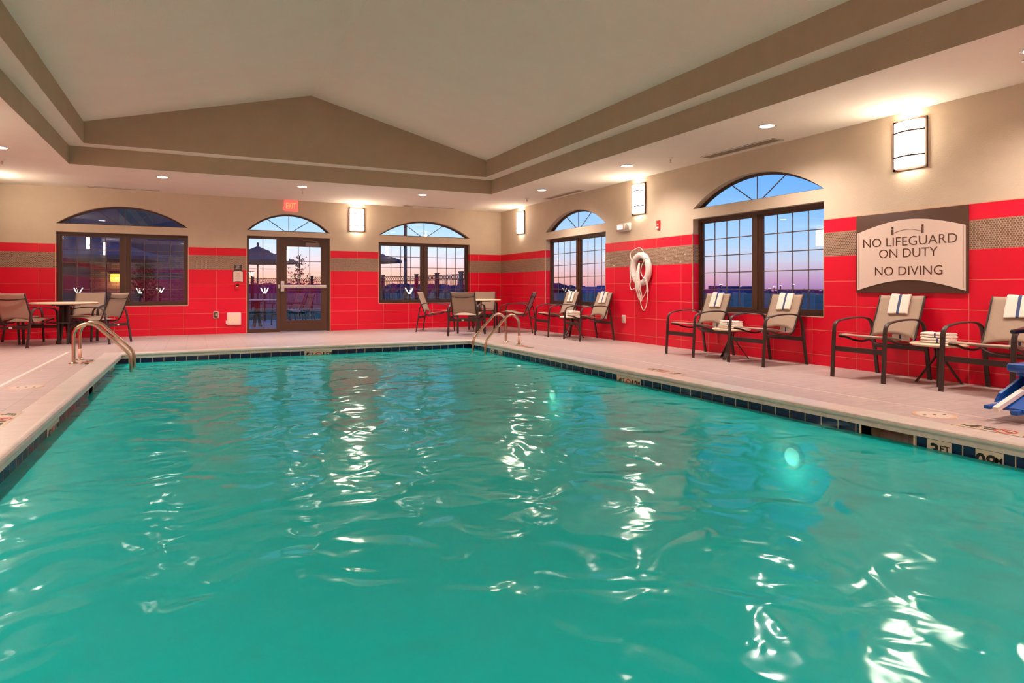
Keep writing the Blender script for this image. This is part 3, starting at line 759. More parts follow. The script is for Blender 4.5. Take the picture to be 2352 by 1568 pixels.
def towel_drape():
    """folded towel hung over the chair back, with a lengthwise blue stripe"""
    k = MB()
    fr = [(-.318, .695), (-.336, .74), (-.360, .80), (-.385, .86), (-.398, .888), (-.413, .904), (-.432, .906), (-.446, .893), (-.450, .86), (-.448, .78), (-.445, .66), (-.420, .54), (-.40, .44), (-.392, .385)]
    P = [Vector((0, y*SYC, z)) for y, z in fr]; P = catmull(P, 3); n = len(P)
    def fn(u, v):
        i = min(n-1, int(round(v*(n-1)))); p = P[i]; w_ = .105+.010*math.sin(v*4+1)
        x = -w_+2*w_*u
        return (x+.012*math.sin(v*3), p.y+.004*math.sin(u*9+v*5), p.z+.004*math.sin(u*5+v*7))
    mf = lambda i, j: 1 if i in (7, 8) else 0
    k.grid(fn, 16, n-1, mifn=mf, thick=-.014)
    o = k.build('pool_towel', [M['towel'], M['stripe']])
    return o
def folded_towel(rz, loc, label, seed):
    rnd = random.Random(seed); k = MB(); L, Wd, T = .27, .20, .052
    def layer(z0, th, sx, sy, ox):
        def top(u, v):
            a = 2*PI*u; n_ = 5; cs, sn = math.cos(a), math.sin(a)
            x = abs(cs)**(2/n_)*(1 if cs > 0 else -1)*L/2*sx; y = abs(sn)**(2/n_)*(1 if sn > 0 else -1)*Wd/2*sy
            e = math.sin(PI*v)**.35; q = .93+.07*e if 0 < v < 1 else .88
            if v in (0, 1): q = .0
            return (x*q+ox, y*q, z0+th*(.5-.5*math.cos(PI*v))+.004*math.sin(a*3+seed))
        nu, nv = 32, 8
        V = [[k.bm.verts.new(top(i/nu, j/nv)) for j in range(nv+1)] for i in range(nu)]
        for i in range(nu):
            for j in range(nv):
                x = (V[i][j].co.x+V[(i+1)%nu][j+1].co.x)/2-ox
                try: fc = k.bm.faces.new((V[i][j], V[(i+1)%nu][j], V[(i+1)%nu][j+1], V[i][j+1]))
                except ValueError: continue
                fc.smooth = True
    # body from cross-sections so that the stripe runs over it
    def slab(z0, th, sx, sy):
        prof = []
        for i in range(20):
            a = 2*PI*i/20; n_ = 4.0; cs, sn = math.cos(a), math.sin(a)
            prof.append((abs(cs)**(2/n_)*(1 if cs > 0 else -1)*Wd/2*sy, z0+th/2+abs(sn)**(2/n_)*(1 if sn > 0 else -1)*th/2))
        xs = [-.5, -.49, -.46, -.3, -.15, -.09, .0, .04, .15, .3, .46, .49, .5]; R = []
        for x in xs:
            q = 1-.10*max(0, (abs(x)-.45)/.05)
            R.append([k.bm.verts.new((x*L*sx, y*q+.004*math.sin(x*9+seed), z0+th/2+(z-z0-th/2)*(q if abs(x) < .495 else q*.7)+.0025*math.sin(x*14+y*20+seed))) for y, z in prof])
        for i, (A, B) in enumerate(zip(R, R[1:])):
            for j in range(20):
                fc = k.bm.faces.new((A[j], A[(j+1)%20], B[(j+1)%20], B[j])); fc.smooth = True; fc.material_index = 1 if i == 4 else 0
        k.bm.faces.new(R[0][::-1]); k.bm.faces.new(R[-1])
    slab(0, T*.52, 1.0, 1.0); slab(T*.48, T*.52, .975, .97)
    o = k.build('pool_towel', [M['towel'], M['stripe']]); o.location = loc; o.rotation_euler = (0, 0, rz); tag(o, label, 'towel')
    return o
towel0 = towel_drape()
def place_chair(proto, used, x, y, ang, label, group):
    """ang: direction the chair faces, degrees from +x"""
    rz = math.radians(ang-90)
    if not used: o = proto; o.location = (x, y, 0); o.rotation_euler = (0,0,rz)
    else: o = copy_tree(proto, (x, y, 0), rz)
    o['label'] = label; o['group'] = group
    return o
# lounge chairs against the right wall, facing the pool (-x)
LC = [(-.45, -3.60, 178, 'taupe sling armchair with a towel, first one right of the corner table'),
      (-.45, -4.76, 178, 'taupe sling armchair with a towel at the right edge of the farther side window'),
      (-.46, -7.72, 178, 'taupe sling armchair with a towel at the left half of the nearer side window'),
      (-.46, -8.95, 178, 'taupe sling armchair with a towel at the right half of the nearer side window'),
      (-.445, -10.46, 178, 'taupe sling armchair with a towel below the no lifeguard sign'),
      (-.445, -11.60, 178, 'taupe sling armchair with a towel at the right photo edge behind the pool lift')]
TL = ['white towel with blue stripe draped on the chair next to the corner group', 'white towel with blue stripe draped on the chair beside the low wall outlet',
      'white towel with blue stripe draped on the chair left of the nearer window table', 'white towel with blue stripe draped on the chair right of the nearer window table',
      'white towel with blue stripe draped on the chair below the big sign', 'white towel with blue stripe draped on the chair at the right photo edge']
for i, (x, y, an, lb) in enumerate(LC):
    place_chair(lounge0, i > 0, x, y, an, lb, 'armchairs along the right wall')
    o = towel0 if i == 0 else copy_tree(towel0)
    o.location = (x, y, 0); o.rotation_euler = (0, 0, math.radians(an-90)); tag(o, TL[i], 'towel', 'towels over the chair backs')
# side tables
def make_side_table():
    r = empty('side_table'); tag(r, '', 'table')
    MB().lathe([(.0001, .385), (.225, .387), (.250, .397), (.255, .407), (.250, .415), (.0001, .417)], seg=40).build('tabletop', M['cream'], r)
    for k in range(3):
        a = 2*PI*k/3+PI; c_, s_ = math.cos(a), math.sin(a)
        pr = [(.08, .383), (.045, .365), (.029, .33), (.031, .285), (.060, .235), (.145, .115), (.228, .0)]
        kk = MB(); P = catmull([(0, q, z) for q, z in pr], 4); flat(kk, P, 0, .040, .014)
        lg = kk.build('leg', BM, r); lg.rotation_euler = (0, 0, a-PI/2)
    return r
st0 = make_side_table()
ST = [(-.42, -4.17, 'small round cream side table with folded towels under the farther side window'),
      (-.44, -8.34, 'small round cream side table with folded towels under the nearer side window'),
      (-.32, -11.01, 'small round cream side table with folded towels right of the big sign chair')]
FT = ['under the farther side window', 'under the nearer side window', 'at the far right']
for i, (x, y, lb) in enumerate(ST):
    o = st0 if i == 0 else copy_tree(st0)
    o.location = (x, y, 0); o.rotation_euler = (0, 0, math.radians((14, 20, 30)[i])); o['label'] = lb; o['group'] = 'side tables between the armchairs'
    a = folded_towel(PI/2+.08, (x-.01, y+.0, .4175), 'lower folded white towel with blue stripe on the side table '+FT[i], i*3+1); a['group'] = 'folded towels on the side tables'
    a = folded_towel(PI/2-.10, (x+.01, y+.01, .4705), 'upper folded white towel with blue stripe on the side table '+FT[i], i*3+2); a['group'] = 'folded towels on the side tables'
# dining tables
def make_table():
    r = empty('round_table'); tag(r, '', 'table')
    MB().lathe([(.0001, .690), (.47, .692), (.497, .700), (.503, .712), (.498, .722), (.485, .727), (.0001, .728)], seg=56).build('tabletop', M['cream'], r)
    k = MB(); k.box(-.2, .2, -.2, .2, .670, .690); k.lathe([(.028, .3), (.028, .67)], seg=16); k.build('base_plate', BM, r)
    for k_ in range(4):
        a = PI/4+PI/2*k_
        kk = MB(); flat(kk, catmull([(0, .065, .672), (0, .060, .5), (0, .065, .38), (0, .085, .2), (0, .125, .0)], 4), 0, .062, .018)
        lg = kk.build('leg', BM, r); lg.rotation_euler = (0, 0, a)
    MB().tube([(.255*math.cos(2*PI*i/40), .255*math.sin(2*PI*i/40), .375) for i in range(40)], .009, 8, closed=True).build('ring_brace', BM, r)
    k = MB()
    for k_ in range(4):
        a = 3*PI/4+PI/2*k_; k.bar([(.09*math.cos(a), .09*math.sin(a), .375), (.25*math.cos(a), .25*math.sin(a), .375)], .014, .014)
    k.build('spoke', BM, r)
    return r
tb0 = make_table()
tb0.location = (-9.12, -1.43, 0); tb0.rotation_euler = (0, 0, .3); tb0['label'] = 'round cream dining table on dark base in the far left corner'; tb0['group'] = 'round dining tables'
RT = (-1.42, -1.82)
dup(tb0, (RT[0], RT[1], 0), .55, 'round cream dining table on dark base in the far right corner')
DC = [(-2.02, -2.62, 53, 'taupe sling armchair seen from behind in front of the right round table'),
      (-2.22, -1.30, -33, 'taupe sling armchair in profile left of the right round table'),
      (-.72, -2.36, 142, 'taupe sling armchair right of the right round table against the corner'),
      (-.93, -.98, 240, 'taupe sling armchair behind the right round table, facing the pool'),
      (-9.60, -1.74, 65, 'taupe sling armchair seen from behind in front of the left round table'),
      (-8.60, -1.52, 152, 'taupe sling armchair right of the left round table, angled from behind'),
      (-8.93, -.64, 262, 'taupe sling armchair behind the left round table before the window'),
      (-9.97, -.90, -25, 'taupe sling armchair mostly hidden at the left photo edge')]
for i, (x, y, an, lb) in enumerate(DC):
    place_chair(dining0, i > 0, x, y, an, lb, 'armchairs around the round tables')

# ================================================================== WALL AND CEILING FITTINGS
def sconce(loc, rz, label):
    """local: wall plane y=0, the fixture stands out to -y"""
    r = empty('wall_sconce', loc, rz); tag(r, label, 'wall lamp', 'wall sconces')
    w2, h2 = .185, .275; b = MB()
    for q in ((-w2, w2, h2-.022, h2), (-w2, w2, -h2, -h2+.022), (-w2, -w2+.026, -h2, h2), (w2-.026, w2, -h2, h2)): b.box(q[0], q[1], -.022, 0, q[2], q[3])
    b.box(-w2+.02, w2-.02, -.008, 0, -h2+.02, h2-.02)
    b.build('frame', M['bronze'], r)
    def bow(x): return -.03-.07*math.cos(x/(w2-.02)*PI/2*.92)
    d = MB(); N = 14; xs = [-(w2-.028)+2*(w2-.028)*i/N for i in range(N+1)]; zz = h2-.026
    top = [(x, bow(x), zz) for x in xs]+[(xs[-1], -.009, zz), (xs[0], -.009, zz)]
    d.prism(top, (0, 0, -2*zz)); d.build('diffuser', M['diffuser'], r)

    for zc in (.135, -.135):
        k = MB(); N2 = 12; xs = [-(w2-.01)+2*(w2-.01)*i/N2 for i in range(N2+1)]
        o_ = [(x, bow(x*.97)-.010, zc-.009) for x in xs]; i_ = [(x, bow(x*.97)-.002, zc-.009) for x in xs]
        for j in range(N2): k.prism([o_[j], o_[j+1], i_[j+1], i_[j]], (0, 0, .018))
        k.build('crossbar', M['bronze'], r)
    return r
SZ = 2.555
sconce((-3.715, 0, SZ), 0, 'glowing wall sconce on the far wall right of the exit door')
for y, l in ((-1.16, 'glowing wall sconce on the right wall near the corner'), (-5.74, 'glowing wall sconce on the right wall above the life ring'), (-10.53, 'glowing wall sconce on the right wall above the big sign'), (-14.9, 'glowing wall sconce on the right wall beside the camera')):
    sconce((0, y, SZ), -PI/2, l)
for y in (-1.16, -5.74, -10.53, -14.9): sconce((XL, y, SZ), PI/2, 'glowing wall sconce on the left wall outside the picture')
for x in (-7.2, -3.2): sconce((x, YN, SZ), PI, 'glowing wall sconce on the near wall behind the camera')

def downlight(x, y, label, grp='recessed ceiling lights'):
    r = empty('recessed_light', (x, y, H)); tag(r, label, 'ceiling light', grp)
    MB().lathe([(.105, -.0005), (.107, -.006), (.086, -.009), (.084, -.0005)], seg=28).build('trim_ring', M['white'], r)
    MB().lathe([(.084, -.0005), (.080, -.006), (.0001, -.0085)], seg=24).build('lens', M['bulb'], r)
    ld = bpy.data.lights.new('lamp', 'SPOT'); ld.energy = DOWN_W; ld.color = PINKISH; ld.spot_size = math.radians(150); ld.spot_blend = .9; ld.shadow_soft_size = .06
    lo = bpy.data.objects.new('lamp', ld); C.objects.link(lo); lo.parent = r; lo.location = (0, 0, -.02)
for x, l in ((-7.59, 'above the left window'), (-5.23, 'above the exit door'), (-2.82, 'above the window right of the door')): downlight(x, -2.11, 'lit recessed ceiling light '+l)
for y, l in ((-3.79, 'over the corner armchairs'), (-6.58, 'over the life ring stretch of deck'), (-9.36, 'over the nearer side window'), (-12.1, 'over the pool lift'), (-14.9, 'beside the camera')): downlight(-.90, y, 'lit recessed ceiling light on the right '+l)
for y, l in ((-3.79, 'at the left photo edge'), (-6.58, 'over the left deck'), (-9.36, 'over the left skimmer'), (-12.1, 'over the near left deck'), (-14.9, 'near the camera')): downlight(-9.5, y, 'lit recessed ceiling light on the left '+l)
for x in (-7.6, -5.2, -2.8): downlight(x, YN+1.2, 'lit recessed ceiling light behind the camera', 'recessed lights behind the camera')

def vent(x0, x1, y0, y1, along, label):
    r = empty('air_vent', ((x0+x1)/2, (y0+y1)/2, H)); tag(r, label, 'vent', 'linear air vents')
    hx, hy = (x1-x0)/2, (y1-y0)/2
    MB().box(-hx, hx, -hy, hy, -.003, -.0005).build('backing', M['ink'], r)
    k = MB()
    for q in ((-hx, hx, -hy, -hy+.014), (-hx, hx, hy-.014, hy), (-hx, -hx+.014, -hy, hy), (hx-.014, hx, -hy, hy)): k.box(q[0], q[1], q[2], q[3], -.010, -.003)
    k.build('vent_frame', M['ceiling'], r)
    k = MB(); n = 4
    for i in range(n):
        c_ = -1+2*(i+1)/(n+1)
        if along == 'y': k.box(c_*hx-.009, c_*hx+.009, -hy, hy, -.009, -.004)
        else: k.box(-hx, hx, c_*hy-.009, c_*hy+.009, -.009, -.004)
    k.build('louvre', M['fascia'], r)
vent(-.27, -.10, -4.10, -2.75, 'y', 'linear ceiling air vent on the right before the farther side window')
vent(-.33, -.13, -8.95, -7.62, 'y', 'linear ceiling air vent on the right before the nearer side window')
vent(-8.95, -7.70, -.36, -.22, 'x', 'linear ceiling air vent above the left window')
vent(-2.65, -1.40, -.29, -.15, 'x', 'linear ceiling air vent above the window right of the door')
def sprinkler(x, y, label):
    r = empty('sprinkler_head', (x, y, H)); tag(r, label, 'sprinkler', 'ceiling sprinklers')
    MB().lathe([(.042, 0), (.040, -.008), (.020, -.014), (.016, -.03), (.0001, -.031)], seg=18).build('escutcheon', M['white'], r)
    k = MB(); k.lathe([(.008, -.03), (.008, -.05), (.004, -.055), (.004, -.075)], seg=10); k.lathe([(.018, -.075), (.018, -.078)], seg=14)
    k.bar([(-.012, 0, -.035), (-.014, 0, -.055), (0, 0, -.074)], .004, .004, up=(0,1,0)); k.bar([(.012, 0, -.035), (.014, 0, -.055), (0, 0, -.074)], .004, .004, up=(0,1,0)); k.build('nozzle', M['edge'], r)
for x, y, l in ((-.62, -2.62, 'near the right corner sconce'), (-.69, -7.38, 'before the nearer side window'), (-9.69, -2.80, 'at the left photo edge'), (-5.16, -1.66, 'above the exit door'), (-.66, -11.93, 'at the top right photo edge')):
    sprinkler(x, y, 'white ceiling sprinkler head '+l)

# exit signs
def exit_sign(x, z, w_, h_, face, letter, label, hang):
    r = empty('exit_sign', (x, 0, z)); tag(r, label, 'exit sign', None)
    y0 = -.05
    k = MB(); k.box(-w_/2, w_/2, y0, -.012, -h_/2, h_/2, bev=.02); k.box(-w_/2-.02, -w_/2+.01, y0+.01, -.012, -h_/2+.03, -h_/2+.10)
    if hang: k.box(-.07, .07, -.05, -.012, h_/2-.01, h_/2+.03)
    k.build('housing', face, r)
    o = text('lettering', 'EXIT', h_*.52, letter, (0, y0-.001, -h_*.28), R_BACK, r, width=w_*.70, bold=.012, depth=.0015)
    return r
exit_sign(-5.175, 2.80, .30, .25, M['exitglow'], M['exitletter'], 'glowing red EXIT sign under the ceiling above the door', True)
exit_sign(-6.335, .315, .28, .27, M['exitpale'], M['exitorange'], 'pale EXIT sign low on the red wall left of the door', False)

# small signs left of the door
r = empty('room_plaque', (-6.255, -TP, 1.41)); tag(r, 'small dark plaque with white lettering beside the door', 'sign')
MB().box(-.073, .073, -.008, 0, -.062, .062, bev=.003).build('plate', simple('plaque_brown', lin(66, 50, 46), .4), r)
text('lettering', 'EXIT A', .022, M['white'], (0, -.0095, -.02), R_BACK, r, bold=.01); text('lettering', 'POOL', .016, M['white'], (0, -.0095, .026), R_BACK, r)
r = empty('pool_rules_notice', (-6.255, -TP, 1.225)); tag(r, 'small framed cream notice with curved edges beside the door', 'sign')
MB().box(-.105, .105, -.010, 0, -.125, .125, bev=.004).build('frame', M['signbrown'], r)
def curved_panel(k, y, hw, zt, zb, bow, thick, n=20, xf=None):
    pts = []
    for i in range(n+1): x = -hw+2*hw*i/n; pts.append((x, zt+bow*math.cos(x/hw*PI/2)))
    for i in range(n+1): x = hw-2*hw*i/n; pts.append((x, zb+bow*math.cos(x/hw*PI/2)))
    k.prism([(x, y, z) for x, z in pts], (0, thick, 0))
k = MB(); curved_panel(k, -.0115, .093, .098, -.118, .014, .002); k.build('paper', M['signpale'], r)
for s_, z, h in (('POOL', .055, .014), ('POOL HOURS', .030, .008), ('6 AM - 10 PM', .012, .008), ('NO LIFEGUARD ON DUTY', -.015, .007), ('NO DIVING', -.035, .007), ('SHOWER BEFORE ENTERING', -.060, .006), ('NO GLASS', -.080, .006)):
    text('lettering', s_, h, M['signink'], (0, -.0125, z), R_BACK, r, depth=.0005)
# red call point, outlets
r = empty('call_point', (-6.27, -TP, 1.01)); tag(r, 'small red call point with black window beside the door', 'alarm')
MB().box(-.045, .045, -.045, 0, -.055, .055, bev=.006).build('housing', M['redplastic'], r)
MB().box(-.034, .034, -.048, -.044, .012, .042).build('window', M['ink'], r); MB().box(-.018, .018, -.0475, -.044, -.012, .004).build('label_strip', M['white'], r)
def outlet(loc, rz, label, dark):
    r = empty('outlet_cover', loc, rz); tag(r, label, 'outlet')
    MB().box(-.052, .052, -.03, 0, -.075, .075, bev=.014).build('cover', M['clear'], r)
    k = MB(); k.box(-.034, .034, -.034, -.029, -.055, .055, bev=.002); k.build('window', M['ink'] if dark else M['alu'], r)
    MB().box(-.016, .016, -.038, -.033, -.03, .035, bev=.002).build('socket', M['edge'], r)
outlet((-6.685, -TP, .405), 0, 'weatherproof outlet cover on the red wall left of the lower EXIT sign', True)
outlet((-TP, -5.31, .405), -PI/2, 'weatherproof outlet cover on the red wall below the life ring', False)
outlet((-.215, -TP, .40), 0, 'weatherproof outlet cover behind the right round table', False)
# emergency light
r = empty('emergency_light', (0, -5.325, 2.087), -PI/2); tag(r, 'white emergency light with frosted lens above the life ring', 'emergency light')
MB().box(-.20, .20, -.05, 0, -.075, .075, bev=.03).build('housing', M['white'], r)
MB().box(-.19, .10, -.085, -.045, -.062, .062, bev=.022).build('cover', M['clear'], r)
MB().box(-.13, .03, -.0885, -.084, -.036, .036, bev=.003).build('lens', simple('emergency_lens', lin(255, 250, 240), .4, emit=(1, .9, .75, 1), es=1.6), r)
MB().lathe([(.045, -.05), (.045, -.075), (.035, -.073), (.0001, -.084)], (.13, 0, 0), 20, axis='y').build('round_lamp', M['alu'], r)
# fire alarm strobe
r = empty('fire_alarm', (0, -6.275, 2.047), -PI/2); tag(r, 'small red fire alarm strobe high on the right wall', 'alarm')
MB().box(-.04, .04, -.03, 0, -.075, .075, bev=.006).build('housing', M['redplastic'], r)
MB().box(-.028, .028, -.042, -.028, -.064, -.03, bev=.005).build('strobe', M['white'], r)
text('lettering', 'FIRE', .018, M['white'], (0, -.031, .0), R_BACK, r, depth=.0005)

# life ring
ry, rz_ = -5.88, 1.305
r = empty('life_ring', (-TP, ry, rz_), -PI/2); tag(r, 'white life ring with coiled rope hanging on the right wall', 'life ring')
k = MB(); k.tube([(.215*math.sin(2*PI*i/48), -.065, .245*math.cos(2*PI*i/48)) for i in range(48)], .056, 16, closed=True, up=(0,1,0)); k.build('ring', M['white'], r)
k = MB()
for i in range(4):
    a = PI/4+PI/2*i+.1; ca = Vector((.215*math.sin(a), -.065, .245*math.cos(a))); tg = Vector((.215*math.cos(a), 0, -.245*math.sin(a))).normalized(); nn = Vector((0,1,0)).cross(tg)
    k.tube([ca+(nn*math.cos(2*PI*j/18)+Vector((0,1,0))*math.sin(2*PI*j/18))*.0615 for j in range(18)], .004, 6, closed=True, up=tg)
k.build('band', simple('ring_seam', lin(196, 178, 168), .6), r)
def rope(pts, rr=.0075, name='rope'): k = MB(); k.tube(catmull(pts, 5), rr, 8); k.build(name, M['rope'], r)
rope([(-.19, -.13, .16), (-.26, -.10, .27), (-.20, -.10, .33), (-.02, -.10, .375), (.10, -.11, .33), (.16, -.13, .23), (.19, -.135, .17), (.10, -.13, .05), (.07, -.12, -.06), (.12, -.12, -.14), (.22, -.13, -.18)])
rope([(-.20, -.13, .15), (-.27, -.10, .05), (-.28, -.09, -.08), (-.26, -.09, -.20), (-.29, -.09, -.27), (-.23, -.10, -.36), (-.12, -.12, -.34)])
for i, (xo, dz) in enumerate(((-.055, -.50), (-.03, -.54), (.0, -.50), (.03, -.56))):
    rope([(.0+xo*.3, -.10, .11), (xo*.8, -.135, -.1), (xo-.012, -.135, -.3), (xo-.01, -.10, dz+.08), (xo+.015, -.09, dz), (xo+.04, -.10, dz+.08), (xo+.035, -.135, -.3), (xo*.6+.02, -.135, -.1), (.01, -.10, .11)])
rope([(.22, -.13, -.19), (.20, -.10, -.34), (.13, -.09, -.45), (.06, -.09, -.52)]); rope([(.21, -.13, -.2), (.215, -.09, -.40), (.17, -.08, -.62), (.10, -.08, -.72), (.03, -.08, -.65), (.01, -.09, -.52)])
rope([(.235, -.12, -.18), (.22, -.10, -.27), (.235, -.09, -.40)], .009)
MB().lathe([(.012, 0), (.012, -.10), (.020, -.105), (.0001, -.112)], (0, 0, .115), 14, axis='y').build('hook', M['redplastic'], r)

# big no lifeguard sign
sy_c, sw, sh = -10.517, 1.222, .902
r = empty('pool_safety_sign', (-TP, sy_c, .92+sh/2), -PI/2); tag(r, 'large NO LIFEGUARD ON DUTY NO DIVING sign on a dark board', 'sign')
MB().box(-sw/2, sw/2, -.025, 0, -sh/2, sh/2, bev=.003).build('board', M['signbrown'], r)
k = MB(); curved_panel(k, -.031, .592, .245, -.425, .115, .006, 36); k.build('panel', M['signpale'], r)
k = MB()
for x_ in (-.572, .572): k.box(x_-.0012, x_+.0012, -.0325, -.031, -.40, .24)
k.build('pinstripe', M['signbrown'], r)
for s_, z, w_, h in (('NO LIFEGUARD', .072, 1.03, .098), ('ON DUTY', -.058, .64, .098), ('NO DIVING', -.255, .74, .098)):
    text('lettering', s_, h, M['signink'], (0, -.033, z), R_BACK, r, width=w_, depth=.0008, bold=-.008)
k = MB()
for xc, sgn in ((-.165, 1), (.165, -1)):
    k.box(xc-.011, xc+.011, -.034, -.031, .263, .288)
    for dx in (-.008, .006): k.box(xc+dx-.0035, xc+dx+.0045, -.034, -.031, .195, .256)
ap = [(-.165+.33*i/16, -.0325, .213+.035*math.sin(PI*i/16)) for i in range(17)]
k.bar(ap, .002, .0035, up=(0,0,1)); k.build('emblem', M['signink'], r)

# ------------------------------------------------------------------ pool lift at the right edge
r = empty('pool_lift', (0, 0, 0)); tag(r, 'blue pool lift seat with footrest and black armrest at the right photo edge', 'pool lift')
k = MB(); k.box(-1.52, -1.02, -12.62, -12.18, .335, .400, bev=.022); k.box(-1.42, -1.02, -12.58, -12.20, .295, .345, bev=.015); k.box(-1.06, -.98, -12.62, -12.18, .39, .90, bev=.03); k.build('seat', M['blue'], r)
def plank(xa, za, xb, zb, y0, y1, th, mi=0, b_=None):
    k = b_ or MB(); k.prism([(xa, y0, za), (xb, y0, zb), (xb, y0, zb-th), (xa, y0, za-th)], (0, y1-y0, 0), mi); return k
k = plank(-1.10, .325, -1.78, .105, -12.42, -12.22, .020)
k.prism([(-1.10, -12.24, .40), (-1.52, -12.24, .255), (-1.66, -12.22, .185), (-1.70, -12.21, .12), (-1.10, -12.24, .30)], (0, .02, 0))
k.prism([(-1.10, -12.42, .31), (-1.76, -12.42, .105), (-1.76, -12.44, .055), (-1.66, -12.44, .045), (-1.10, -12.42, .20)], (0, .02, 0))
k.box(-1.86, -1.74, -12.245, -12.20, .085, .115, bev=.008); k.box(-1.84, -1.74, -12.41, -12.36, .065, .10, bev=.008)
k.build('footrest', M['blue'], r)
MB().sweep([(-1.05, -12.31, .355), (-1.90, -12.30, .100)], [(-.018,-.016),(.018,-.016),(.018,.016),(-.018,.016)], smooth=False).build('footrest_bar', M['white'], r)
k = MB(); k.tube(catmull([(-1.48, -12.21, .640), (-1.35, -12.205, .640), (-1.15, -12.20, .635), (-1.04, -12.20, .60)], 4), .018, 12); k.lathe([(.0001, -.014), (.012, -.011), (.0185, .0), (.0185, .02)], (-1.485, -12.21, .640), 14, axis='x'); k.build('armrest', M['black'], r)
k = MB(); k.box(-1.10, -1.06, -12.215, -12.185, .40, .63); k.build('armrest_post', BM, r)
k = MB(); k.box(-1.10, -1.00, -12.95, -12.85, .03, 1.25, bev=.01); k.bar([(-1.05, -12.9, .50), (-1.00, -12.5, .50)], .06, .06); k.bar([(-1.05, -12.9, 1.2), (-1.6, -12.9, 1.3)], .07, .07); k.box(-1.18, -.92, -13.05, -12.75, 0, .035, bev=.006); k.build('mast', M['white'], r)

# ================================================================== OUTSIDE
GZ = -.08
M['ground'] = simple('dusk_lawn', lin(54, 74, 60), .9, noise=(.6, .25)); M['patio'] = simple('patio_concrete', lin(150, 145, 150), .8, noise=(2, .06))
b = MB()
arcp = [(CX+140*math.sin(math.radians(q)), CY+140*math.cos(math.radians(q)), GZ) for q in range(-60, 101, 4)]
b.prism([(-80, .21, GZ)]+[q for q in arcp if q[1] > .3]+[(CX+139, .21, GZ)], (0, 0, -.2)); b.prism([(.21, .21, GZ), (CX+139, .21, GZ), (CX+138, -40, GZ), (.21, -40, GZ)], (0, 0, -.2))
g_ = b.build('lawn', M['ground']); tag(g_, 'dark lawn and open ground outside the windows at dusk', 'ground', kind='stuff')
b = MB(); b.box(-14, .8, .22, 7.2, GZ, GZ+.02); o = b.build('patio', M['patio']); tag(o, 'pale concrete patio outside the far wall', 'patio')
# fence
M['fence'] = simple('dark_fence', lin(38, 30, 48), .5)
fr_ = empty('ornamental_fence'); tag(fr_, 'dark ornamental metal fence with ring border around the patio', 'fence')
corner = [(2.05, 5.2), (1.78, 12.6), (.85, 14.8), (-4.2, 24.0), (-14.0, 26.0)]
FH = 1.50
for (xa, ya), (xb, yb) in zip(corner, corner[1:]):
    L = math.hypot(xb-xa, yb-ya); n = max(1, round(L/2.4)); dx, dy = (xb-xa)/L, (yb-ya)/L
    for i in range(n):
        s0, s1 = L*i/n, L*(i+1)/n
        P = lambda s, z: Vector((xa+dx*s, ya+dy*s, z))
        k = MB(); k.box(-.065, .065, -.065, .065, GZ, FH+.08); k.box(-.08, .08, -.08, .08, FH+.06, FH+.11)
        for v in k.bm.verts: v.co += Vector((xa+dx*s0, ya+dy*s0, 0))
        k.build('post', M['fence'], fr_)
        k = MB()
        for z in (FH, FH-.20, .12): k.bar([P(s0, z), P(s1, z)], .03, .03)
        m_ = int((s1-s0)/.115)
        for j in range(1, m_):
            s = s0+(s1-s0)*j/m_; k.bar([P(s, .06), P(s, FH-.20)], .016, .016, up=(dx, dy, 0))
        q = int((s1-s0)/.15)
        for j in range(q):
            c0 = P(s0+(s1-s0)*(j+.5)/q, FH-.10)
            k.tube([c0+Vector((dx*.058*math.cos(a), dy*.058*math.cos(a), .078*math.sin(a))) for a in [2*PI*i_/10 for i_ in range(10)]], .012, 4, closed=True, up=(dy, -dx, 0.01))
        k.build('fence_panel', M['fence'], fr_)
# patio umbrellas
M['canvas'] = simple('navy_canvas', lin(66, 68, 84), .8, noise=(3, .08)); M['pole'] = simple('bronze_pole', lin(96, 74, 70), .4)
def umbrella(x, y, R, ztop, label):
    r = empty('patio_umbrella', (x, y, GZ+(.02 if y < 7.2 else 0))); tag(r, label, 'umbrella', 'patio umbrellas')
    n = 8; zt = ztop-GZ; ze = zt-.50*R/1.35
    k = MB()
    def can(r0, z0, r1, z1, drop):
        rg = []
        for q, (rr, zz) in enumerate(((r0, z0), (r0*.5+r1*.5, z0*.45+z1*.55), (r1, z1), (r1, z1-drop))):
            rg.append([k.bm.verts.new((rr*math.cos(2*PI*i/n), rr*math.sin(2*PI*i/n), zz)) for i in range(n)])
        for A, B in zip(rg, rg[1:]):
            for i in range(n): k.bm.faces.new((A[i], A[(i+1)%n], B[(i+1)%n], B[i]))
    can(.10, zt-.09, R, ze, .10); k.build('canopy', M['canvas'], r)
    k = MB(); can(.02, zt, .40, zt-.16, .05); k.build('vent_cap', M['canvas'], r)
    MB().lathe([(.02, zt-.02), (.045, zt+.05), (.03, zt+.11), (.0001, zt+.14)], seg=12).build('finial', M['pole'], r)
    MB().lathe([(.022, 0), (.022, zt)], seg=12).build('pole', M['pole'], r)
    MB().lathe([(.26, 0), (.26, .05), (.05, .10), (.03, .3)], seg=24).build('base', M['pole'], r)
    for i in range(n):
        a = 2*PI*i/n; MB().bar([(.03*math.cos(a), .03*math.sin(a), zt-.10), (R*.97*math.cos(a), R*.97*math.sin(a), ze-.005)], .014, .014).build('rib', M['pole'], r)
umbrella(-5.12, 9.2, 1.38, 2.45, 'navy patio umbrella seen through the door sidelight')
umbrella(-1.78, 7.5, 1.38, 2.48, 'dark patio umbrella tip seen through the window right of the door')
umbrella(-9.2, 5.0, 1.45, 2.32, 'large dark patio umbrella seen through the left window')
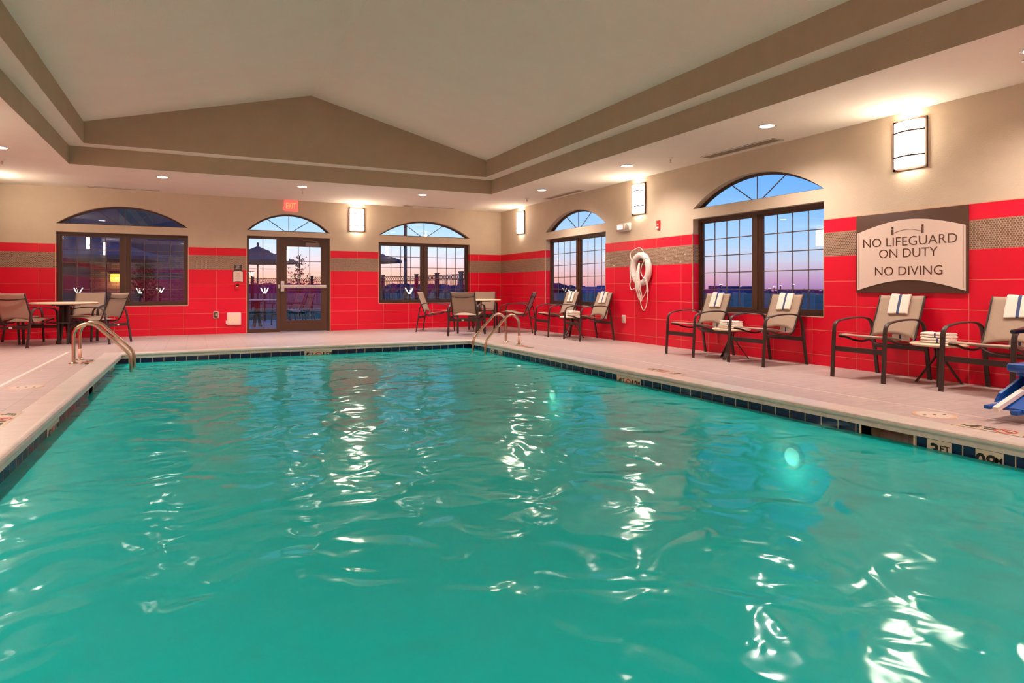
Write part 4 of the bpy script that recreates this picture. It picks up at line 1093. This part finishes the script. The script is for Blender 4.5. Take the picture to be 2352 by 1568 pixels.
# patio furniture
def outside_table(x, y, label):
    o = dup(tb0, (x, y, GZ+.02), .2, label, 'patio tables'); return o
outside_table(-5.6, 3.4, 'round patio table outside the door sidelight')
for (x, y, an, lb) in ((-6.35, 2.7, 40, 'patio armchair left of the table outside the door'), (-4.75, 3.9, 200, 'patio armchair behind the table outside the door'), (-4.7, 2.5, 150, 'patio armchair nearest the outside of the door glass')):
    o = copy_tree(dining0, (x, y, GZ+.02), math.radians(an-90)); o['label'] = lb; o['group'] = 'patio armchairs'
def lounger():
    r = empty('sun_lounger'); tag(r, '', 'sun lounger')
    k = MB()
    for s in (-1, 1):
        k.bar([(.3*s, -.9, .34), (.3*s, .45, .34)], .03, .04); k.bar([(.3*s, .35, .34), (.3*s, .78, .93)], .03, .03)
    k.build('frame', M['pole'], r)
    for s in (-1, 1):
        for y in (-.75, .35): MB().bar([(.3*s, y, 0), (.3*s, y, .33)], .03, .03, up=(0,1,0)).build('leg', M['pole'], r)
    MB().grid(lambda u, v: (-.29+.58*u, -.88+1.25*v, .35), 4, 8, thick=.01).build('seat', M['sling'], r)
    MB().grid(lambda u, v: (-.29+.58*u, .36+.42*v, .36+.58*v), 4, 6, thick=.01).build('backrest', M['sling'], r)
    return r
l0 = lounger()
for i, (x, y) in enumerate(((-3.75, 5.2), (-3.0, 6.0), (-2.2, 6.8))):
    o = l0 if i == 0 else copy_tree(l0)
    o.location = (x, y, GZ+.02); o.rotation_euler = (0, 0, math.radians(-135)); o['label'] = 'sun lounger with raised back outside the window, %s' % ['leftmost of three', 'middle one of three', 'rightmost of three'][i]; o['group'] = 'sun loungers on the patio'
# bollard lights
M['bollglow'] = simple('bollard_glow', lin(255, 240, 210), .4, emit=(1, .86, .62, 1), es=9)
def bollard(x, y, label, h=1.0):
    r = empty('path_light', (x, y, GZ)); tag(r, label, 'path light', 'lit path lights outside'); z = h-GZ
    MB().lathe([(.035, 0), (.035, z-.22), (.055, z-.20)], seg=12).build('post', M['pole'], r)
    MB().lathe([(.0001, z+.03), (.15, z), (.15, z-.015), (.0001, z-.01)], seg=20).build('cap', M['canvas'], r)
    k = MB()
    for i in range(3):
        a = 2*PI*i/3+.5; k.bar([(.03*math.cos(a), .03*math.sin(a), z-.19), (.13*math.cos(a), .13*math.sin(a), z-.02)], .022, .018, up=(0, 0, 1))
    k.build('glow_vane', M['bollglow'], r)
def at(px, zc):
    u = (px-1176)/1459.2; s, c = .44456, .89575
    return CX+zc*(s+u*c), CY+zc*(c-u*s)
for px, zc, lb in ((608, 20, 'lit path light seen through the door sidelight'), (941, 18.5, 'lit path light seen through the window right of the door'), (179, 19.5, 'lit path light at the left of the left window'), (322, 19.5, 'lit path light in the right half of the left window'), (368, 22.5, 'lit path light at the right of the left window'), (578, 30, 'distant lit path light by the fence')):
    x, y = at(px, zc); bollard(x, y, lb, 1.0 if zc < 25 else 1.75)
x, y = at(1318, 15.5); bollard(x, y, 'lit path light seen through the farther side window', .95)
# tall pole
x, y = at(931, 24); o = MB().lathe([(.07, 0), (.05, 9)], (x, y, GZ), 12).build('flag_pole', M['pole']); tag(o, 'tall dark pole rising beyond the window right of the door', 'pole')
# trees
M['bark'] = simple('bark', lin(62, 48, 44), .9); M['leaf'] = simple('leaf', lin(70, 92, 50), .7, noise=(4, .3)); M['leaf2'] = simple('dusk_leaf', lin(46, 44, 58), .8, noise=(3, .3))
def tree(x, y, h, sp, nb, nl, ls, seed, label, leafm, trunk=.035):
    rnd = random.Random(seed); r = empty('young_tree', (x, y, GZ)); tag(r, label, 'tree')
    k = MB(); k.tube([(0, 0, 0), (.02, .01, h*.5), (0, 0, h*.97)], trunk*.6, 6, up=(1,0,0)); tips = []
    for i in range(nb):
        z = h*(.32+.62*i/nb); a = rnd.uniform(0, 2*PI); L = sp*(1-.75*(i/nb))*rnd.uniform(.6, 1.1)
        p1 = Vector((L*.5*math.cos(a), L*.5*math.sin(a), z+L*.35)); p2 = Vector((L*math.cos(a), L*math.sin(a), z+L*.75))
        k.tube([(0, 0, z), p1, p2], .008, 4, up=(.1, .2, 1)); tips += [p1, p2, (p1+p2)/2, p1*.5+Vector((0, 0, z*.5))]
    k.build('trunk', M['bark'], r)
    k = MB()
    for i in range(nl):
        c_ = rnd.choice(tips)+Vector([rnd.gauss(0, .09*sp) for _ in range(3)]); a = Vector([rnd.gauss(0, 1) for _ in range(3)]).normalized(); b_ = a.cross(Vector([rnd.gauss(0, 1) for _ in range(3)])).normalized()
        k.bm.faces.new([k.bm.verts.new(c_+q) for q in (a*ls, b_*ls*.5, -a*ls, -b_*ls*.5)])
    k.build('foliage', leafm, r, fix=False)
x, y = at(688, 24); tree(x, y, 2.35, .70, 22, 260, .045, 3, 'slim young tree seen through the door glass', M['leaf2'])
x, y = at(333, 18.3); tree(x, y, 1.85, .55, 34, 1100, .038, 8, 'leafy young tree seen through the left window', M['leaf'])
# neighbouring wing seen through the left window
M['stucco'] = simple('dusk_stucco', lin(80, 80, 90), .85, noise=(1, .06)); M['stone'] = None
m, t, p = new_mat('ledge_stone'); oc = t.node('ShaderNodeTexCoord').outputs['Object']; a_, b_, c_ = t.sep(oc)
br = t.node('ShaderNodeTexBrick'); t.put(br.inputs['Vector'], t.comb(t.m('ADD', a_, b_), c_, 0)); br.inputs['Scale'].default_value = 1.0; br.inputs['Brick Width'].default_value = .34; br.inputs['Row Height'].default_value = .075; br.inputs['Mortar Size'].default_value = .006
br.inputs['Color1'].default_value = lin(150, 120, 110); br.inputs['Color2'].default_value = lin(112, 92, 96); br.inputs['Mortar'].default_value = lin(60, 50, 52)
t.put(p.inputs['Base Color'], br.outputs[0]); p.inputs['Roughness'].default_value = .9; t.put(p.inputs['Normal'], t.bump(br.outputs[1], -.5, .02)); M['stone'] = m
M['roofdark'] = simple('dark_roof', lin(70, 66, 88), .8); M['whitetrim'] = simple('pale_fascia', lin(170, 176, 210), .7)
M['darkglass'] = simple('dark_window', lin(20, 24, 44), .1)
r = empty('hotel_wing', (0, 0, 0)); tag(r, 'dark wing of the building with stone base seen through the left window', 'building')
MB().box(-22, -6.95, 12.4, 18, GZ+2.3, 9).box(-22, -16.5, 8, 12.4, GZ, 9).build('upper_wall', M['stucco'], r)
MB().box(-22, -6.95, 12.4, 18, GZ, GZ+2.3).build('stone_base', M['stone'], r)
for x in (-12.2, -9.6): MB().box(x, x+1.1, 12.3, 12.4, 3.1, 4.9).build('window', M['darkglass'], r)
MB().box(-11.6, -10.5, 12.34, 12.4, GZ, 2.1).build('service_door', M['darkglass'], r)
k = MB(); k.prism([(-18, 9.6, 2.05), (-18, 12.4, 2.95), (-18, 12.4, 2.80), (-18, 9.6, 1.90)], (8.6, 0, 0)); k.build('canopy_roof', M['roofdark'], r)
k = MB(); k.box(-18, -9.35, 9.52, 9.62, 1.82, 2.10); k.box(-9.42, -9.32, 9.6, 12.4, 1.85, 2.15); k.build('fascia_board', M['whitetrim'], r)
for px in (134, 268):
    x, y = at(px, 23.6); MB().box(x-.28, x+.28, y-.25, y+.25, GZ, 1.9).build('stone_pillar', M['stone'], r)
M['amber'] = simple('amber_lantern', lin(255, 180, 40), .4, emit=(1, .50, .04, 1), es=2.2)
for px, s_ in ((137, 'left photo side'), (269, 'pillar right of it')):
    x, y = at(px, 23.3); l_ = empty('wall_lantern', (x, y, 1.35)); tag(l_, 'amber wall lantern glowing on a stone pillar, '+('leftmost one at the window edge' if px < 200 else 'right one beside the window mullion'), 'lantern', 'amber lanterns')
    MB().box(-.20, .20, -.12, .02, -.14, .14, bev=.02).build('lamp_glass', M['amber'], l_); MB().box(-.22, .22, -.14, .02, .14, .17).build('cap', M['ink'], l_)
    ld = bpy.data.lights.new('lantern_lamp', 'POINT'); ld.energy = 14; ld.color = (1, .55, .15); ld.shadow_soft_size = .1
    lo = bpy.data.objects.new('lantern_lamp', ld); C.objects.link(lo); lo.parent = l_; lo.location = (0, -.25, -.05)
# distant tree line, buildings, lamps
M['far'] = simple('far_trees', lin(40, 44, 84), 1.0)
rnd = random.Random(5); k = MB()
def crown(x, y, rr, h, base=GZ+.2):
    b_ = bmesh.new(); bmesh.ops.create_icosphere(b_, subdivisions=2, radius=1)
    for v in b_.verts: v.co = Vector((x+v.co.x*rr*rnd.uniform(.8, 1.1), y+v.co.y*rr*.6, h*.5+v.co.z*h*.5*rnd.uniform(.96, 1.04)+base))
    k.merge(b_)
for i in range(420):
    u = i/420; ang = math.radians(-12+ 92*u); R_ = 170
    top = (2.0 if u < .38 else .50)+rnd.uniform(-.35, .35); h = rnd.uniform(3.0, 4.0); crown(CX+R_*math.sin(ang), CY+R_*math.cos(ang), rnd.uniform(1.0, 2.2), 3.4, top-3.4)
o = k.build('tree_line', M['far']); tag(o, 'low dark tree line along the horizon', 'trees', kind='stuff')
for px, zc, rr, h in ((1270, 118, 2.6, 1.9), (1300, 128, 2.4, 1.6)):
    k = MB(); x, y = at(px, zc)
    for q in range(6): crown(x+rnd.uniform(-rr, rr)*.7, y+rnd.uniform(-rr, rr)*.5, rr*.5, h*rnd.uniform(.75, 1.0))
    o = k.build('distant_tree', M['far']); tag(o, 'dark rounded tree on the horizon at the left of the farther side window', 'tree', 'round trees on the horizon')
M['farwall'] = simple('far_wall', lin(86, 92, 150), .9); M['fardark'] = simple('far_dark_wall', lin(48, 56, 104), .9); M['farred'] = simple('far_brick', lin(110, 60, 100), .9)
def far_building(px0, px1, zc, h, mat, label, steps=()):
    x0, y0 = at(px0, zc); x1, y1 = at(px1, zc); d_ = Vector((x1-x0, y1-y0, 0)); n_ = Vector((-d_.y, d_.x, 0)).normalized()*8
    r = empty('distant_building', (x0, y0, 0)); tag(r, label, 'building')
    k = MB(); k.prism([Vector((0, 0, GZ)), d_+Vector((0, 0, GZ)), d_+n_+Vector((0, 0, GZ)), n_+Vector((0, 0, GZ))], (0, 0, h-GZ)); k.build('wall', mat, r)
    for (a0, a1, hh) in steps:
        k = MB(); k.prism([d_*a0+Vector((0,0,h)), d_*a1+Vector((0,0,h)), d_*a1+n_*.7+Vector((0,0,h)), d_*a0+n_*.7+Vector((0,0,h))], (0, 0, hh)); k.build('roof_block', M['fardark'], r)
far_building(1326, 1400, 150, 1.3, M['farwall'], 'long low pale building on the horizon in the farther side window', ((.1, .25, .2), (.7, .9, .3)))
far_building(1612, 1672, 140, .75, M['farred'], 'low reddish building left in the nearer side window', ((.55, .72, .75),))
far_building(1676, 1706, 130, 1.0, M['farwall'], 'boxy distant building before the mullion of the nearer side window', ((.1, .75, .35),))
far_building(1708, 1733, 150, 1.05, M['fardark'], 'dark stepped distant building at the mullion of the nearer side window', ((.05, .5, .2), (.6, 1.0, .35)))
M['lotglow'] = simple('lot_lamp_glow', lin(255, 245, 225), .4, emit=(1, .92, .78, 1), es=2.5)
for px, py, zc, lb in ((1656, 653.5, 110, 'left of the window mullion'), (1768, 662, 170, 'first right of the mullion'), (1778, 659, 140, 'second right of the mullion'), (1793, 656.5, 130, 'third right of the mullion'), (1822, 653.5, 110, 'rightmost one')):
    x, y = at(px, zc); z = CZ+(661.4-py)*zc/1459.2+.0
    r = empty('parking_lot_lamp', (x, y, 0)); tag(r, 'distant lit parking lot lamp in the nearer side window, '+lb, 'street lamp', 'parking lot lamps')
    MB().box(-.06, .06, -.06, .06, GZ, z).build('pole', M['fence'], r); MB().box(-.17*zc/110, .17*zc/110, -.17, .17, z, z+.07*zc/110).build('lamp_head', M['lotglow'], r)
